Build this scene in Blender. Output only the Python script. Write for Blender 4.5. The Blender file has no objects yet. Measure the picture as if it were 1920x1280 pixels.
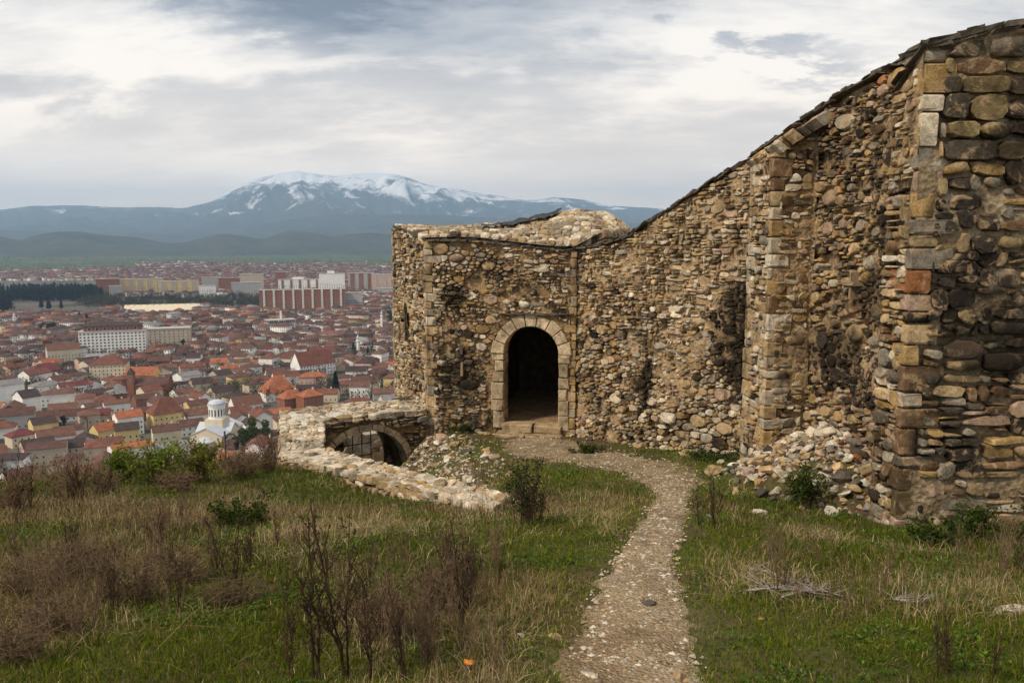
import bpy, bmesh, math, random
import numpy as np
from mathutils import Vector, Matrix

# ------------------------------------------------------------------ camera, sky, sun, exposure
F = 1478.0                                  # focal length in pixels of the 1920 px wide photograph
TH = math.radians(7.4)                      # the camera looks down by this much
CAMZ = 1.65
sc = bpy.context.scene
cam_d = bpy.data.cameras.new('camera'); cam = bpy.data.objects.new('camera', cam_d)
sc.collection.objects.link(cam); sc.camera = cam
cam.location = (0, 0, CAMZ); cam.rotation_euler = (math.pi/2 - TH, 0, 0)
cam_d.sensor_width = 36; cam_d.lens = F/1920*36; cam_d.clip_start = 0.05; cam_d.clip_end = 90000
sc.view_settings.view_transform = 'Standard'; sc.view_settings.look = 'None'
sc.view_settings.exposure = 0.06; sc.view_settings.gamma = 1.0
sc.view_settings.use_curve_mapping = False
sc.cycles.use_denoising = True
sc.cycles.max_bounces = 5; sc.cycles.diffuse_bounces = 3; sc.cycles.transparent_max_bounces = 8
sc.cycles.volume_bounces = 3
sc.cycles.volume_max_steps = 64

SUN_EL = math.radians(46); SUN_DIR = Vector((-0.72, -0.50, 0)).normalized()*math.cos(SUN_EL) + Vector((0, 0, math.sin(SUN_EL)))
sun_d = bpy.data.lights.new('sun', 'SUN'); sun = bpy.data.objects.new('sun', sun_d); sc.collection.objects.link(sun)
sun_d.energy = 3.2; sun_d.angle = math.radians(7); sun_d.color = (1.0, 0.87, 0.68)
sun.rotation_euler = (-SUN_DIR).to_track_quat('-Z', 'Y').to_euler(); sun.location = (-20, -10, 40)

CT, ST = math.cos(TH), math.sin(TH)
def ray(u, v):
    xr = (u-960)/F; yr = -(v-640)/F
    return Vector((xr, CT+yr*ST, -ST+yr*CT))
def pd(u, v, y):
    """the point seen at pixel (u,v) that stands y metres ahead of the camera"""
    r = ray(u, v); k = y/r.y
    return Vector((r.x*k, y, CAMZ+r.z*k))
world = bpy.data.worlds.new('World'); sc.world = world; world.use_nodes = True
class NB:
    """tiny node-tree helper"""
    def __init__(s, nt): s.nt = nt; s.n = nt.nodes; s.l = nt.links
    def add(s, t, **k):
        n = s.n.new(t)
        for a, v in k.items(): setattr(n, a, v)
        return n
    def put(s, sock, v):
        if isinstance(v, bpy.types.NodeSocket): s.l.new(v, sock)
        elif v is not None:
            if isinstance(v, (tuple, list)) and sock.type == 'RGBA' and len(v) == 3: v = (*v, 1)
            sock.default_value = v
    def math(s, op, a, b=None, c=None, clamp=False):
        n = s.add('ShaderNodeMath', operation=op, use_clamp=clamp)
        for i, v in enumerate((a, b, c)): s.put(n.inputs[i], v)
        return n.outputs[0]
    def vmath(s, op, a, b=None):
        n = s.add('ShaderNodeVectorMath', operation=op)
        s.put(n.inputs[0], a); s.put(n.inputs[1], b)
        return n.outputs[0]
    def noise(s, vec, scale, detail=4, rough=.55, dist=0., fac=True):
        n = s.add('ShaderNodeTexNoise'); s.put(n.inputs['Vector'], vec)
        n.inputs['Scale'].default_value = scale; n.inputs['Detail'].default_value = detail
        n.inputs['Roughness'].default_value = rough; n.inputs['Distortion'].default_value = dist
        return n.outputs[0] if fac else n.outputs[1]
    def voro(s, vec, scale, feat='F1', out='Distance', rnd=1.):
        n = s.add('ShaderNodeTexVoronoi', feature=feat); s.put(n.inputs['Vector'], vec)
        n.inputs['Scale'].default_value = scale; n.inputs['Randomness'].default_value = rnd
        return n.outputs[out]
    def ramp(s, f, stops, interp='LINEAR'):
        n = s.add('ShaderNodeValToRGB'); s.put(n.inputs[0], f); r = n.color_ramp; r.interpolation = interp
        while len(r.elements) < len(stops): r.elements.new(.5)
        for e, (p, c) in zip(r.elements, stops):
            e.position = p; e.color = (*c, 1) if not isinstance(c, (int, float)) else (c, c, c, 1)
        return n.outputs[0]
    def mix(s, f, a, b, mode='MIX'):
        n = s.add('ShaderNodeMix', data_type='RGBA', blend_type=mode)
        s.put(n.inputs[0], f); s.put(n.inputs[6], a); s.put(n.inputs[7], b)
        return n.outputs[2]
    def mapr(s, v, a, b, c=0., d=1.):
        n = s.add('ShaderNodeMapRange'); s.put(n.inputs[0], v)
        for i, x in enumerate((a, b, c, d)): n.inputs[1+i].default_value = x
        return n.outputs[0]
    def sep(s, v):
        n = s.add('ShaderNodeSeparateXYZ'); s.put(n.inputs[0], v); return n.outputs
    def comb(s, x, y, z):
        n = s.add('ShaderNodeCombineXYZ')
        for i, v in enumerate((x, y, z)): s.put(n.inputs[i], v)
        return n.outputs[0]

def build_sky():
    nt = world.node_tree; nt.nodes.clear(); b = NB(nt)
    out = b.add('ShaderNodeOutputWorld'); bg = b.add('ShaderNodeBackground')
    sky = b.add('ShaderNodeTexSky', sky_type='NISHITA'); sky.sun_disc = False
    sky.sun_elevation = SUN_EL; sky.sun_rotation = math.atan2(SUN_DIR.x, SUN_DIR.y)
    d = b.add('ShaderNodeTexCoord').outputs['Generated']
    x, y, z = b.sep(d)
    zc = b.math('MAXIMUM', z, 0.0)
    zz = b.math('ADD', zc, 0.28)
    px = b.math('DIVIDE', x, zz); py = b.math('DIVIDE', y, zz)
    # layered overcast deck seen from below
    p = b.comb(px, b.math('MULTIPLY', py, 1.0), 3.7)
    n1 = b.noise(p, 0.9, 5, .52, .2)
    n2 = b.noise(b.comb(b.math('ADD', px, 7.3), b.math('MULTIPLY', py, 1.6), 1.2), 2.1, 7, .6, .15)
    n3 = b.noise(b.comb(b.math('MULTIPLY', px, .8), b.math('MULTIPLY', py, 2.2), 5.5), 5.0, 6, .62, .1)
    dens = b.math('ADD', b.math('MULTIPLY', n1, .46), b.math('ADD', b.math('MULTIPLY', n2, .40), b.math('MULTIPLY', n3, .18)))
    # a few thick cloud banks: (px, py, radius x, radius y, weight)
    warp = b.math('MULTIPLY', b.math('SUBTRACT', n2, .5), 1.1)
    for (cx, cy, rx, ry, w) in BANKS:
        ex = b.math('DIVIDE', b.math('SUBTRACT', b.math('ADD', px, warp), cx), rx)
        ey = b.math('DIVIDE', b.math('SUBTRACT', b.math('ADD', py, warp), cy), ry)
        r2 = b.math('ADD', b.math('MULTIPLY', ex, ex), b.math('MULTIPLY', ey, ey))
        g = b.math('MULTIPLY', b.math('EXPONENT', b.math('MULTIPLY', r2, -1.)), w)
        dens = b.math('ADD', dens, g)
    cl = b.ramp(dens, [(.42, (1.36, 1.24, 1.09)), (.49, (1.0, .93, .86)), (.55, (.66, .645, .64)), (.64, (.42, .43, .465)), (.82, (.19, .21, .26))])
    hz = b.mapr(z, 0.0, 0.26, 1, 0)
    hz = b.math('POWER', hz, 1.6)
    cl = b.mix(b.math('MULTIPLY', hz, .75), cl, (3.3, 2.5, 1.7))
    cl10 = b.mix(1.0, cl, (10, 10, 10), 'MULTIPLY')
    mixed = b.mix(.93, sky.outputs[0], cl10)
    below = b.mapr(z, -0.03, 0.0, 0, 1)
    mixed = b.mix(below, (1.2, 1.25, 1.3), mixed)
    b.put(bg.inputs['Color'], mixed); bg.inputs['Strength'].default_value = 0.1
    b.l.new(bg.outputs[0], out.inputs[0])
def skyp(u, v):
    yr = -(v-640)/F; xr = (u-960)/F
    d = Vector((xr, math.cos(TH)+yr*math.sin(TH), -math.sin(TH)+yr*math.cos(TH))).normalized()
    return d.x/(d.z+.28), d.y/(d.z+.28)
BANKS = [(*skyp(640, 10), .34, .12, .36), (*skyp(120, 215), .25, .14, .14), (*skyp(1450, 95), .20, .05, .16),
         (*skyp(850, 150), .55, .14, .07), (*skyp(950, 290), .7, .25, .07), (*skyp(1300, 60), .35, .2, -.08), (*skyp(250, 90), .5, .2, -.09)]
build_sky()

# ------------------------------------------------------------------ helpers
rng = np.random.default_rng(11); random.seed(11)
COL = sc.collection
def proj(p):
    x, y, z = p[0], p[1], p[2]-CAMZ
    dep = y*CT - z*ST; up = y*ST + z*CT
    if dep < .05: return (-9999, -9999, dep)
    return (960+F*x/dep, 640-F*up/dep, dep)

def _hash(ix, iy, s):
    h = (ix.astype(np.int64)*374761393 + iy.astype(np.int64)*668265263 + s*974711) & 0x7fffffff
    h = ((h ^ (h >> 13))*1274126177) & 0x7fffffff
    return ((h ^ (h >> 16)) & 0xffff)/65535.0
def vnoise(x, y, s=0):
    x = np.asarray(x, float); y = np.asarray(y, float)
    ix = np.floor(x); iy = np.floor(y); fx = x-ix; fy = y-iy
    fx = fx*fx*(3-2*fx); fy = fy*fy*(3-2*fy)
    a = _hash(ix, iy, s); b = _hash(ix+1, iy, s); c = _hash(ix, iy+1, s); d = _hash(ix+1, iy+1, s)
    return (a*(1-fx)+b*fx)*(1-fy) + (c*(1-fx)+d*fx)*fy
def fbm(x, y, s=0, o=4, g=.5):
    t = 0; a = 1; n = 0
    for i in range(o):
        t = t + a*vnoise(np.asarray(x)*2**i, np.asarray(y)*2**i, s+i*17); n += a; a *= g
    return t/n
def sstep(a, b, x):
    t = np.clip((x-a)/(b-a), 0, 1); return t*t*(3-2*t)

def setp(o, label=None, cat=None, group=None, kind=None):
    if label: o['label'] = label
    if cat: o['category'] = cat
    if group: o['group'] = group
    if kind: o['kind'] = kind
    return o
def empty(name, loc, label, cat, group=None, rz=0):
    o = bpy.data.objects.new(name, None); COL.objects.link(o); o.location = loc; o.rotation_euler = (0, 0, rz)
    o.empty_display_size = .2
    return setp(o, label, cat, group)
def link(name, me, parent=None, loc=(0, 0, 0)):
    o = bpy.data.objects.new(name, me); COL.objects.link(o); o.location = loc
    if parent is not None: o.parent = parent
    return o
def mesh(name, verts, faces, mats, smooth=False, cols=None, midx=None):
    me = bpy.data.meshes.new(name); me.from_pydata([tuple(v) for v in verts], [], faces)
    for m in (mats if isinstance(mats, (list, tuple)) else [mats]): me.materials.append(m)
    if midx is not None: me.polygons.foreach_set('material_index', midx)
    if smooth: me.polygons.foreach_set('use_smooth', [True]*len(me.polygons))
    if cols is not None: setcol(me, cols)
    me.update(); return me
def setcol(me, cols):
    cols = np.asarray(cols, np.float32)
    if cols.shape[1] == 3: cols = np.hstack([cols, np.ones((len(cols), 1), np.float32)])
    a = me.color_attributes.new('col', 'FLOAT_COLOR', 'POINT'); a.data.foreach_set('color', cols.ravel())
def npmesh(name, V, faces_list, mats, smooth=False, cols=None):
    """fast mesh: V (n,3); faces_list = list of int arrays (m,k)"""
    me = bpy.data.meshes.new(name); V = np.asarray(V, np.float32)
    me.vertices.add(len(V)); me.vertices.foreach_set('co', V.ravel())
    idx = np.concatenate([f.ravel() for f in faces_list]).astype(np.int32)
    cnt = np.concatenate([np.full(len(f), f.shape[1]) for f in faces_list]).astype(np.int32)
    me.loops.add(len(idx)); me.loops.foreach_set('vertex_index', idx)
    me.polygons.add(len(cnt))
    st = np.zeros(len(cnt), np.int32); st[1:] = np.cumsum(cnt)[:-1]
    me.polygons.foreach_set('loop_start', st)
    if smooth: me.polygons.foreach_set('use_smooth', np.ones(len(cnt), bool))
    for m in (mats if isinstance(mats, (list, tuple)) else [mats]): me.materials.append(m)
    if cols is not None: setcol(me, cols)
    me.update(calc_edges=True); return me
def grid_faces(nu, nv):
    i = np.arange(nu-1)[:, None]*nv + np.arange(nv-1)[None, :]
    i = i.ravel(); return np.stack([i, i+nv, i+nv+1, i+1], 1)
class MB:
    """collects boxes, prisms and tubes into one mesh"""
    def __init__(s): s.v = []; s.f = []; s.m = []
    def add(s, vs, fs, m=0):
        o = len(s.v); s.v += [tuple(v) for v in vs]; s.f += [tuple(i+o for i in f) for f in fs]; s.m += [m]*len(fs); return s
    def box(s, x0, x1, y0, y1, z0, z1, m=0):
        vs = [(x0,y0,z0),(x1,y0,z0),(x1,y1,z0),(x0,y1,z0),(x0,y0,z1),(x1,y0,z1),(x1,y1,z1),(x0,y1,z1)]
        return s.add(vs, [(0,3,2,1),(4,5,6,7),(0,1,5,4),(1,2,6,5),(2,3,7,6),(3,0,4,7)], m)
    def tube(s, pts, rads, n=4, m=0):
        pts = [Vector(p) for p in pts]; vs = []; fs = []
        for i, p in enumerate(pts):
            t = (pts[min(i+1, len(pts)-1)]-pts[max(i-1, 0)]).normalized()
            a = t.cross(Vector((.3, .9, .2))).normalized(); b_ = t.cross(a)
            for k in range(n):
                an = 2*math.pi*k/n; vs.append(p+(a*math.cos(an)+b_*math.sin(an))*rads[i])
        for i in range(len(pts)-1):
            for k in range(n): fs.append((i*n+k, i*n+(k+1) % n, (i+1)*n+(k+1) % n, (i+1)*n+k))
        fs.append(tuple(range(n))[::-1]); fs.append(tuple(range((len(pts)-1)*n, len(pts)*n)))
        return s.add(vs, fs, m)
    def lathe(s, prof, n=12, m=0, c=(0, 0)):
        vs = []; fs = []
        for r, z in prof:
            for k in range(n): vs.append((c[0]+r*math.cos(2*math.pi*k/n), c[1]+r*math.sin(2*math.pi*k/n), z))
        for i in range(len(prof)-1):
            for k in range(n): fs.append((i*n+k, i*n+(k+1) % n, (i+1)*n+(k+1) % n, (i+1)*n+k))
        fs.append(tuple(range(n))[::-1]); fs.append(tuple(range((len(prof)-1)*n, len(prof)*n)))
        return s.add(vs, fs, m)
    def mesh(s, name, mats, smooth=False): return mesh(name, s.v, s.f, mats, smooth, midx=s.m)

# ------------------------------------------------------------------ materials
def newmat(name, rough=.9):
    m = bpy.data.materials.new(name); m.use_nodes = True; nt = m.node_tree; b = NB(nt)
    bs = nt.nodes['Principled BSDF']; bs.inputs['Roughness'].default_value = rough
    bs.inputs['Specular IOR Level'].default_value = .10 if rough > .7 else .35
    return m, b, bs
def posn(b): return b.add('ShaderNodeNewGeometry').outputs['Position']
def bump(b, bs, h, strength, dist):
    n = b.add('ShaderNodeBump'); n.inputs['Strength'].default_value = strength; n.inputs['Distance'].default_value = dist
    b.put(n.inputs['Height'], h); b.l.new(n.outputs[0], bs.inputs['Normal'])
def plain(name, col, rough=.85, var=.25, scale=.6, metal=0., bmp=0.):
    m, b, bs = newmat(name, rough); p = posn(b)
    n = b.noise(p, scale, 5, .6)
    c = b.mix(1., col, b.ramp(n, [(.25, 1-var), (.75, 1+var)]), 'MULTIPLY')
    b.put(bs.inputs['Base Color'], c); bs.inputs['Metallic'].default_value = metal
    if bmp: bump(b, bs, b.noise(p, scale*6, 4), .6, bmp)
    return m
STAINS = [(*pd(1383, 615, 15.4), .75, 1.0), (*pd(1392, 700, 15.2), .5, .6), (*pd(1690, 420, 10.4), .8, 1.0), (*pd(1650, 560, 10.9), .8, .5), (*pd(1560, 660, 12.1), .9, .5), (*pd(1500, 640, 13.3), .6, .6),
          (*pd(1215, 720, 17.6), .3, .6), (*pd(1860, 640, 8.6), .8, .35), (*pd(1830, 560, 8.6), .6, .2), (*pd(1890, 280, 8.6), .5, .3), (*pd(870, 700, 20.3), .7, .8), (*pd(850, 560, 20.3), .5, .4), (*pd(1000, 540, 19.9), .5, .2)]
def stains(b, p, c, strength=.85):
    """soot and damp patches that sit on the masonry itself"""
    w = b.vmath('ADD', p, b.vmath('MULTIPLY', b.vmath('SUBTRACT', b.noise(p, 2.2, 5, .7, fac=False), (.5, .5, .5)), (1.3, 1.3, 1.1)))
    tot = None
    for (x, y, z, rx, rz) in STAINS:
        d = b.vmath('MULTIPLY', b.vmath('SUBTRACT', w, (x, y, z)), (1/rx, 1/rx, 1/rz))
        n = b.add('ShaderNodeVectorMath', operation='LENGTH'); b.put(n.inputs[0], d)
        k = b.mapr(n.outputs['Value'], .65, 1.05, strength, 0.)
        tot = k if tot is None else b.math('MAXIMUM', tot, k)
    return b.mix(tot, c, (.022, .017, .012))
def stone_mat(name, tint=(1, 1, 1), obj_random=None, bscale=1.):
    m, b, bs = newmat(name, .92); p = posn(b)
    if obj_random:
        r = b.add('ShaderNodeObjectInfo').outputs['Random']
        c = b.ramp(r, obj_random, 'CONSTANT')
    else:
        at = b.add('ShaderNodeVertexColor', layer_name='col'); c = at.outputs[0]
    n1 = b.noise(p, 7*bscale, 6, .65, .3); n2 = b.noise(p, 38*bscale, 4, .65); n3 = b.noise(p, .9, 6, .65, .3)
    c = b.mix(1., c, b.ramp(n1, [(.28, .45), (.5, .95), (.72, 1.45)]), 'MULTIPLY')
    c = b.mix(1., c, b.ramp(n2, [(.3, .68), (.62, 1.2)]), 'MULTIPLY')
    # lichen and soot: patches with a shape of their own
    c = b.mix(b.ramp(b.noise(p, 3.3, 6, .7, .6), [(.56, 0.), (.66, .55)]), c, (.10, .075, .035))
    c = b.mix(b.ramp(b.noise(p, 12., 5, .7), [(.66, 0.), (.74, .5)]), c, (.5, .46, .38))
    c = b.mix(b.ramp(n3, [(.53, 0.), (.68, .72)]), c, (.040, .030, .02))
    sx, sy, sz = b.sep(p); stv = b.comb(b.math('MULTIPLY', sx, 2.6), b.math('MULTIPLY', sy, 2.6), b.math('MULTIPLY', sz, .5))
    c = b.mix(b.ramp(b.noise(stv, 1., 6, .65), [(.57, 0.), (.68, .7)]), c, (.055, .038, .022))
    if not obj_random:    # mortar smeared over the stones
        c = b.mix(b.ramp(b.noise(p, 4.6, 7, .72, .8), [(.52, 0.), (.60, .8)]), c, b.mix(n2, (.28, .18, .098), (.52, .37, .225)))
    c = b.mix(1., c, tint, 'MULTIPLY')
    if not obj_random: c = stains(b, p, c)
    b.put(bs.inputs['Base Color'], c)
    h = b.math('ADD', b.math('MULTIPLY', n1, .7), b.math('MULTIPLY', n2, .35))
    bump(b, bs, h, .9, .03)
    return m
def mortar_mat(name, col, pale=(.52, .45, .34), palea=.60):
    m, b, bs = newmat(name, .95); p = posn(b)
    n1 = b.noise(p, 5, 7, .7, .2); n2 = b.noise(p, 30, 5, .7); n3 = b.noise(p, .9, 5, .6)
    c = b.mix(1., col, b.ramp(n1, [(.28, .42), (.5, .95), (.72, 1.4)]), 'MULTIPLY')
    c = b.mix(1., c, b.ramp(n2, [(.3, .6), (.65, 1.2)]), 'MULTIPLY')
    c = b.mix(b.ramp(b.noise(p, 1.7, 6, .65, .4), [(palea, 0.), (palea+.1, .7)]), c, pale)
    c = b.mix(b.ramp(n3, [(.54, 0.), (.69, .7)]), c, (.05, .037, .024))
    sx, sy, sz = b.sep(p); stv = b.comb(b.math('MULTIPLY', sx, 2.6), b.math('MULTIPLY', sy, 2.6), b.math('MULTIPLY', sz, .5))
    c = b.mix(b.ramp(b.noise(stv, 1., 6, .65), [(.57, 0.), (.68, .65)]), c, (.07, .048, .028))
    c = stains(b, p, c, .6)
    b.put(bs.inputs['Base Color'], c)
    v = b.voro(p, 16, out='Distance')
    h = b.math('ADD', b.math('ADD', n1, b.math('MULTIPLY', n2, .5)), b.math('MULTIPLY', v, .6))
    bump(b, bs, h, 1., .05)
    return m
M = {}
M['stone'] = stone_mat('stone')
M['ashlar'] = stone_mat('dressed_stone', bscale=.8)
M['mortar'] = mortar_mat('mortar', (.38, .255, .14))
M['mortar_plaster'] = mortar_mat('mortar_plaster', (.47, .33, .19), palea=.60)
M['mortar_pale'] = mortar_mat('mortar_pale', (.36, .27, .165), pale=(.66, .58, .46), palea=.56)
M['mortar_top'] = mortar_mat('mortar_top', (.62, .54, .41), pale=(.78, .73, .64), palea=.5)
M['dark_inside'] = mortar_mat('mortar_inside', (.12, .09, .055), palea=.7)  # darker mortar for passages and niche, their shade put into the colour
M['slate'] = plain('slate', (.10, .083, .062), .85, .75, 9, bmp=.03)
M['felt'] = plain('roofing_felt', (.018, .018, .02), .55, .4, 6, bmp=.02)
M['iron'] = plain('black_iron', (.012, .012, .013), .5, .3, 20)
M['wood'] = plain('weathered_wood', (.30, .22, .14), .9, .35, 30, bmp=.005)
M['deadwood'] = plain('grey_deadwood', (.34, .29, .26), .9, .4, 40, bmp=.006)
def attr_mat(name, trans=.25, rough=.8):
    m, b, bs = newmat(name, rough); bs.inputs['Specular IOR Level'].default_value = .02
    at = b.add('ShaderNodeVertexColor', layer_name='col')
    b.put(bs.inputs['Base Color'], at.outputs[0])
    if trans:
        tr = b.add('ShaderNodeBsdfTranslucent'); b.put(tr.inputs[0], at.outputs[0])
        mx = b.add('ShaderNodeMixShader'); mx.inputs[0].default_value = trans
        out = m.node_tree.nodes['Material Output']
        b.l.new(bs.outputs[0], mx.inputs[1]); b.l.new(tr.outputs[0], mx.inputs[2]); b.l.new(mx.outputs[0], out.inputs[0])
    return m
M['blade'] = attr_mat('grass_blade', .3)
M['leaf'] = attr_mat('leaf', .3)
M['twig'] = plain('dark_twig', (.055, .034, .022), .9, .4, 60)
M['twig_brown'] = plain('brown_twig', (.16, .108, .066), .9, .4, 60)
# ------------------------------------------------------------------ ground
# points where the ground shows in the photograph and how far ahead it lies there
CP = [(1160,1275,3.85),(200,1275,3.75),(1850,1275,3.75),(680,1275,3.8),(300,1010,7.3),(720,1000,7.4),(1250,1000,7.3),(1600,1060,6.2),
      (0,930,10.0),(250,897,12.0),(480,876,14.3),(535,884,15.3),(730,925,11.8),(935,966,8.95),(1250,900,11.6),(1100,862,15.0),
      (1000,822,19.2),(880,816,19.6),(1090,822,18.9),(1240,843,17.0),(1390,853,15.1),(1420,888,12.5),(1560,948,9.9),(1680,988,8.5),(1900,990,8.4)]
C3 = np.array([tuple(pd(*c)) for c in CP])
C3 = np.vstack([C3, [(-9, 1, -.15), (0, 0, 0), (7, 1, -.15), (-12, 6, -1.3), (9, 12, -1.9), (2, 25, -3.6), (-13, 11, -2.6)]])
def tps_fit(P, lam=.02):
    n = len(P); d = np.linalg.norm(P[:, None, :2]-P[None, :, :2], axis=2)
    K = np.where(d > 0, d*d*np.log(d+1e-9), 0) + lam*np.eye(n)
    A = np.hstack([np.ones((n, 1)), P[:, :2]]); L = np.block([[K, A], [A.T, np.zeros((3, 3))]])
    return np.linalg.solve(L, np.concatenate([P[:, 2], np.zeros(3)]))
TW = tps_fit(C3)
def tps(x, y):
    out = np.zeros(x.shape)
    for (cx, cy, _), w in zip(C3, TW[:-3]):
        d2 = (x-cx)**2+(y-cy)**2; out += w*.5*d2*np.log(d2+1e-9)
    return out + TW[-3] + TW[-2]*x + TW[-1]*y
CITYZ = -113.0
Q0 = pd(525,772,19.2); Q1 = pd(528,853,15.4); Q2 = pd(925,956,9.0); Q3 = pd(952,930,9.4); Q4 = pd(607,840,15.9)
Q5 = pd(607,787,18.6); Q6 = pd(803,769,20.2); Q7 = pd(790,750,21.2); Q8 = pd(640,756,20.4)
RB = [pd(800,800,19.9), pd(838,822,18.6), pd(880,858,15.6), pd(930,915,11.0), Vector((Q3.x+.05, Q3.y+.1, 0))]
PIT = [(Q4.x-.25, Q4.y), (Q5.x-.3, Q5.y), (Q5.x-.3, 22.5), (-2.2, 22.5), (-2.05, 20.2)] + [(p.x, p.y) for p in RB] + [(Q3.x-.2, Q3.y-.1)]
def inpoly(x, y, P):
    c = np.zeros(x.shape, bool); n = len(P)
    for i in range(n):
        x0, y0 = P[i]; x1, y1 = P[(i+1) % n]
        if y0 == y1: continue
        c ^= ((y0 > y) != (y1 > y)) & (x < (x1-x0)*(y-y0)/(y1-y0)+x0)
    return c
def segdist(x, y, a, b):
    ax, ay = a[0], a[1]; dx, dy = b[0]-ax, b[1]-ay
    t = np.clip(((x-ax)*dx+(y-ay)*dy)/(dx*dx+dy*dy+1e-12), 0, 1)
    return np.hypot(x-ax-t*dx, y-ay-t*dy)
HEAP = (4.62, 11.35)
def heap(x, y):
    # loose stones against the wall: long axis along the wall
    dx, dy = x-HEAP[0], y-HEAP[1]
    a = (dx*.155-dy*.988)/2.0; b_ = (dx*.988+dy*.155)/1.3
    return 1.1*np.clip(1-np.sqrt(a*a+b_*b_), 0, 1)
def gz(x, y):
    x = np.asarray(x, float); y = np.asarray(y, float)
    xc = np.clip(x, -13, 9); yc = np.clip(y, 0, 25)
    z = np.full(x.shape, -3.); nr_ = (y < 420) & (y > -420)
    if nr_.any(): z[nr_] = tps(xc[nr_], yc[nr_])
    z = z + .05*(fbm(x*1.3, y*1.3, 3)-.5)*np.clip(y/3, 0, 1) + .03*(fbm(x*5, y*5, 8, 3)-.5)
    crest = np.interp(x, [-40, -20, -9, -6.6, -5.6, -5.0, -2.6, -2.3, 60], [9.5, 11, 12.2, 13.8, 15.2, 20.2, 20.2, 26, 26])
    D = np.maximum(y-crest, (-x-17))
    D = np.maximum(D, x-60)
    Dp = np.where(D > 0, np.sqrt(D*D+2.5)-1.58, 0); Dp = np.maximum(Dp, 0)
    z = z - .66*Dp + np.where(D > 0, (fbm(x*.25, y*.25, 5)-.5)*np.minimum(Dp*.12, 1.5), 0)
    pit = inpoly(x, y, PIT)
    if pit.any():
        ds = np.full(x.shape, 1e9)
        for a, b_ in zip(RB[:-1], RB[1:]): ds = np.minimum(ds, segdist(x, y, a, b_))
        z = np.where(pit, z-np.clip(1.0*ds, 0, 2.0)+.12*(fbm(x*3, y*3, 12)-.5), z)
    z = z + heap(x, y)*.82
    r = np.hypot(x, y)
    cz = np.interp(r, [0, 150, 230, 330, 500, 900, 3000, 15000, 60000], [-60, -88, -98, -105, -110, -113, -116, -120, -120])
    cz = cz + (fbm(x/160, y/160, 9)-.5)*6*sstep(150, 400, r)*sstep(3500, 1500, r)
    k = 3.0; m_ = np.maximum(z, cz)
    return m_ + np.log(np.exp(np.clip((z-m_)*k, -60, 0))+np.exp(np.clip((cz-m_)*k, -60, 0)))/k*np.where(r > 60, 1, 0)
def gz1(x, y): return float(gz(np.array([x]), np.array([y]))[0])
def hit(u, v, far=9000., near=1.2):
    """where the ray through a pixel meets the ground"""
    r = ray(u, v)
    lo, hi = near, far
    for n in (260, 40, 40):
        t = np.geomspace(lo, hi, n); x = r.x*t; y = r.y*t
        below = CAMZ+r.z*t < gz(x, y)
        i = int(np.argmax(below)) if below.any() else n-1
        lo, hi = t[max(i-1, 0)], t[i]
    return Vector((r.x*hi, r.y*hi, CAMZ+r.z*hi))

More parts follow.
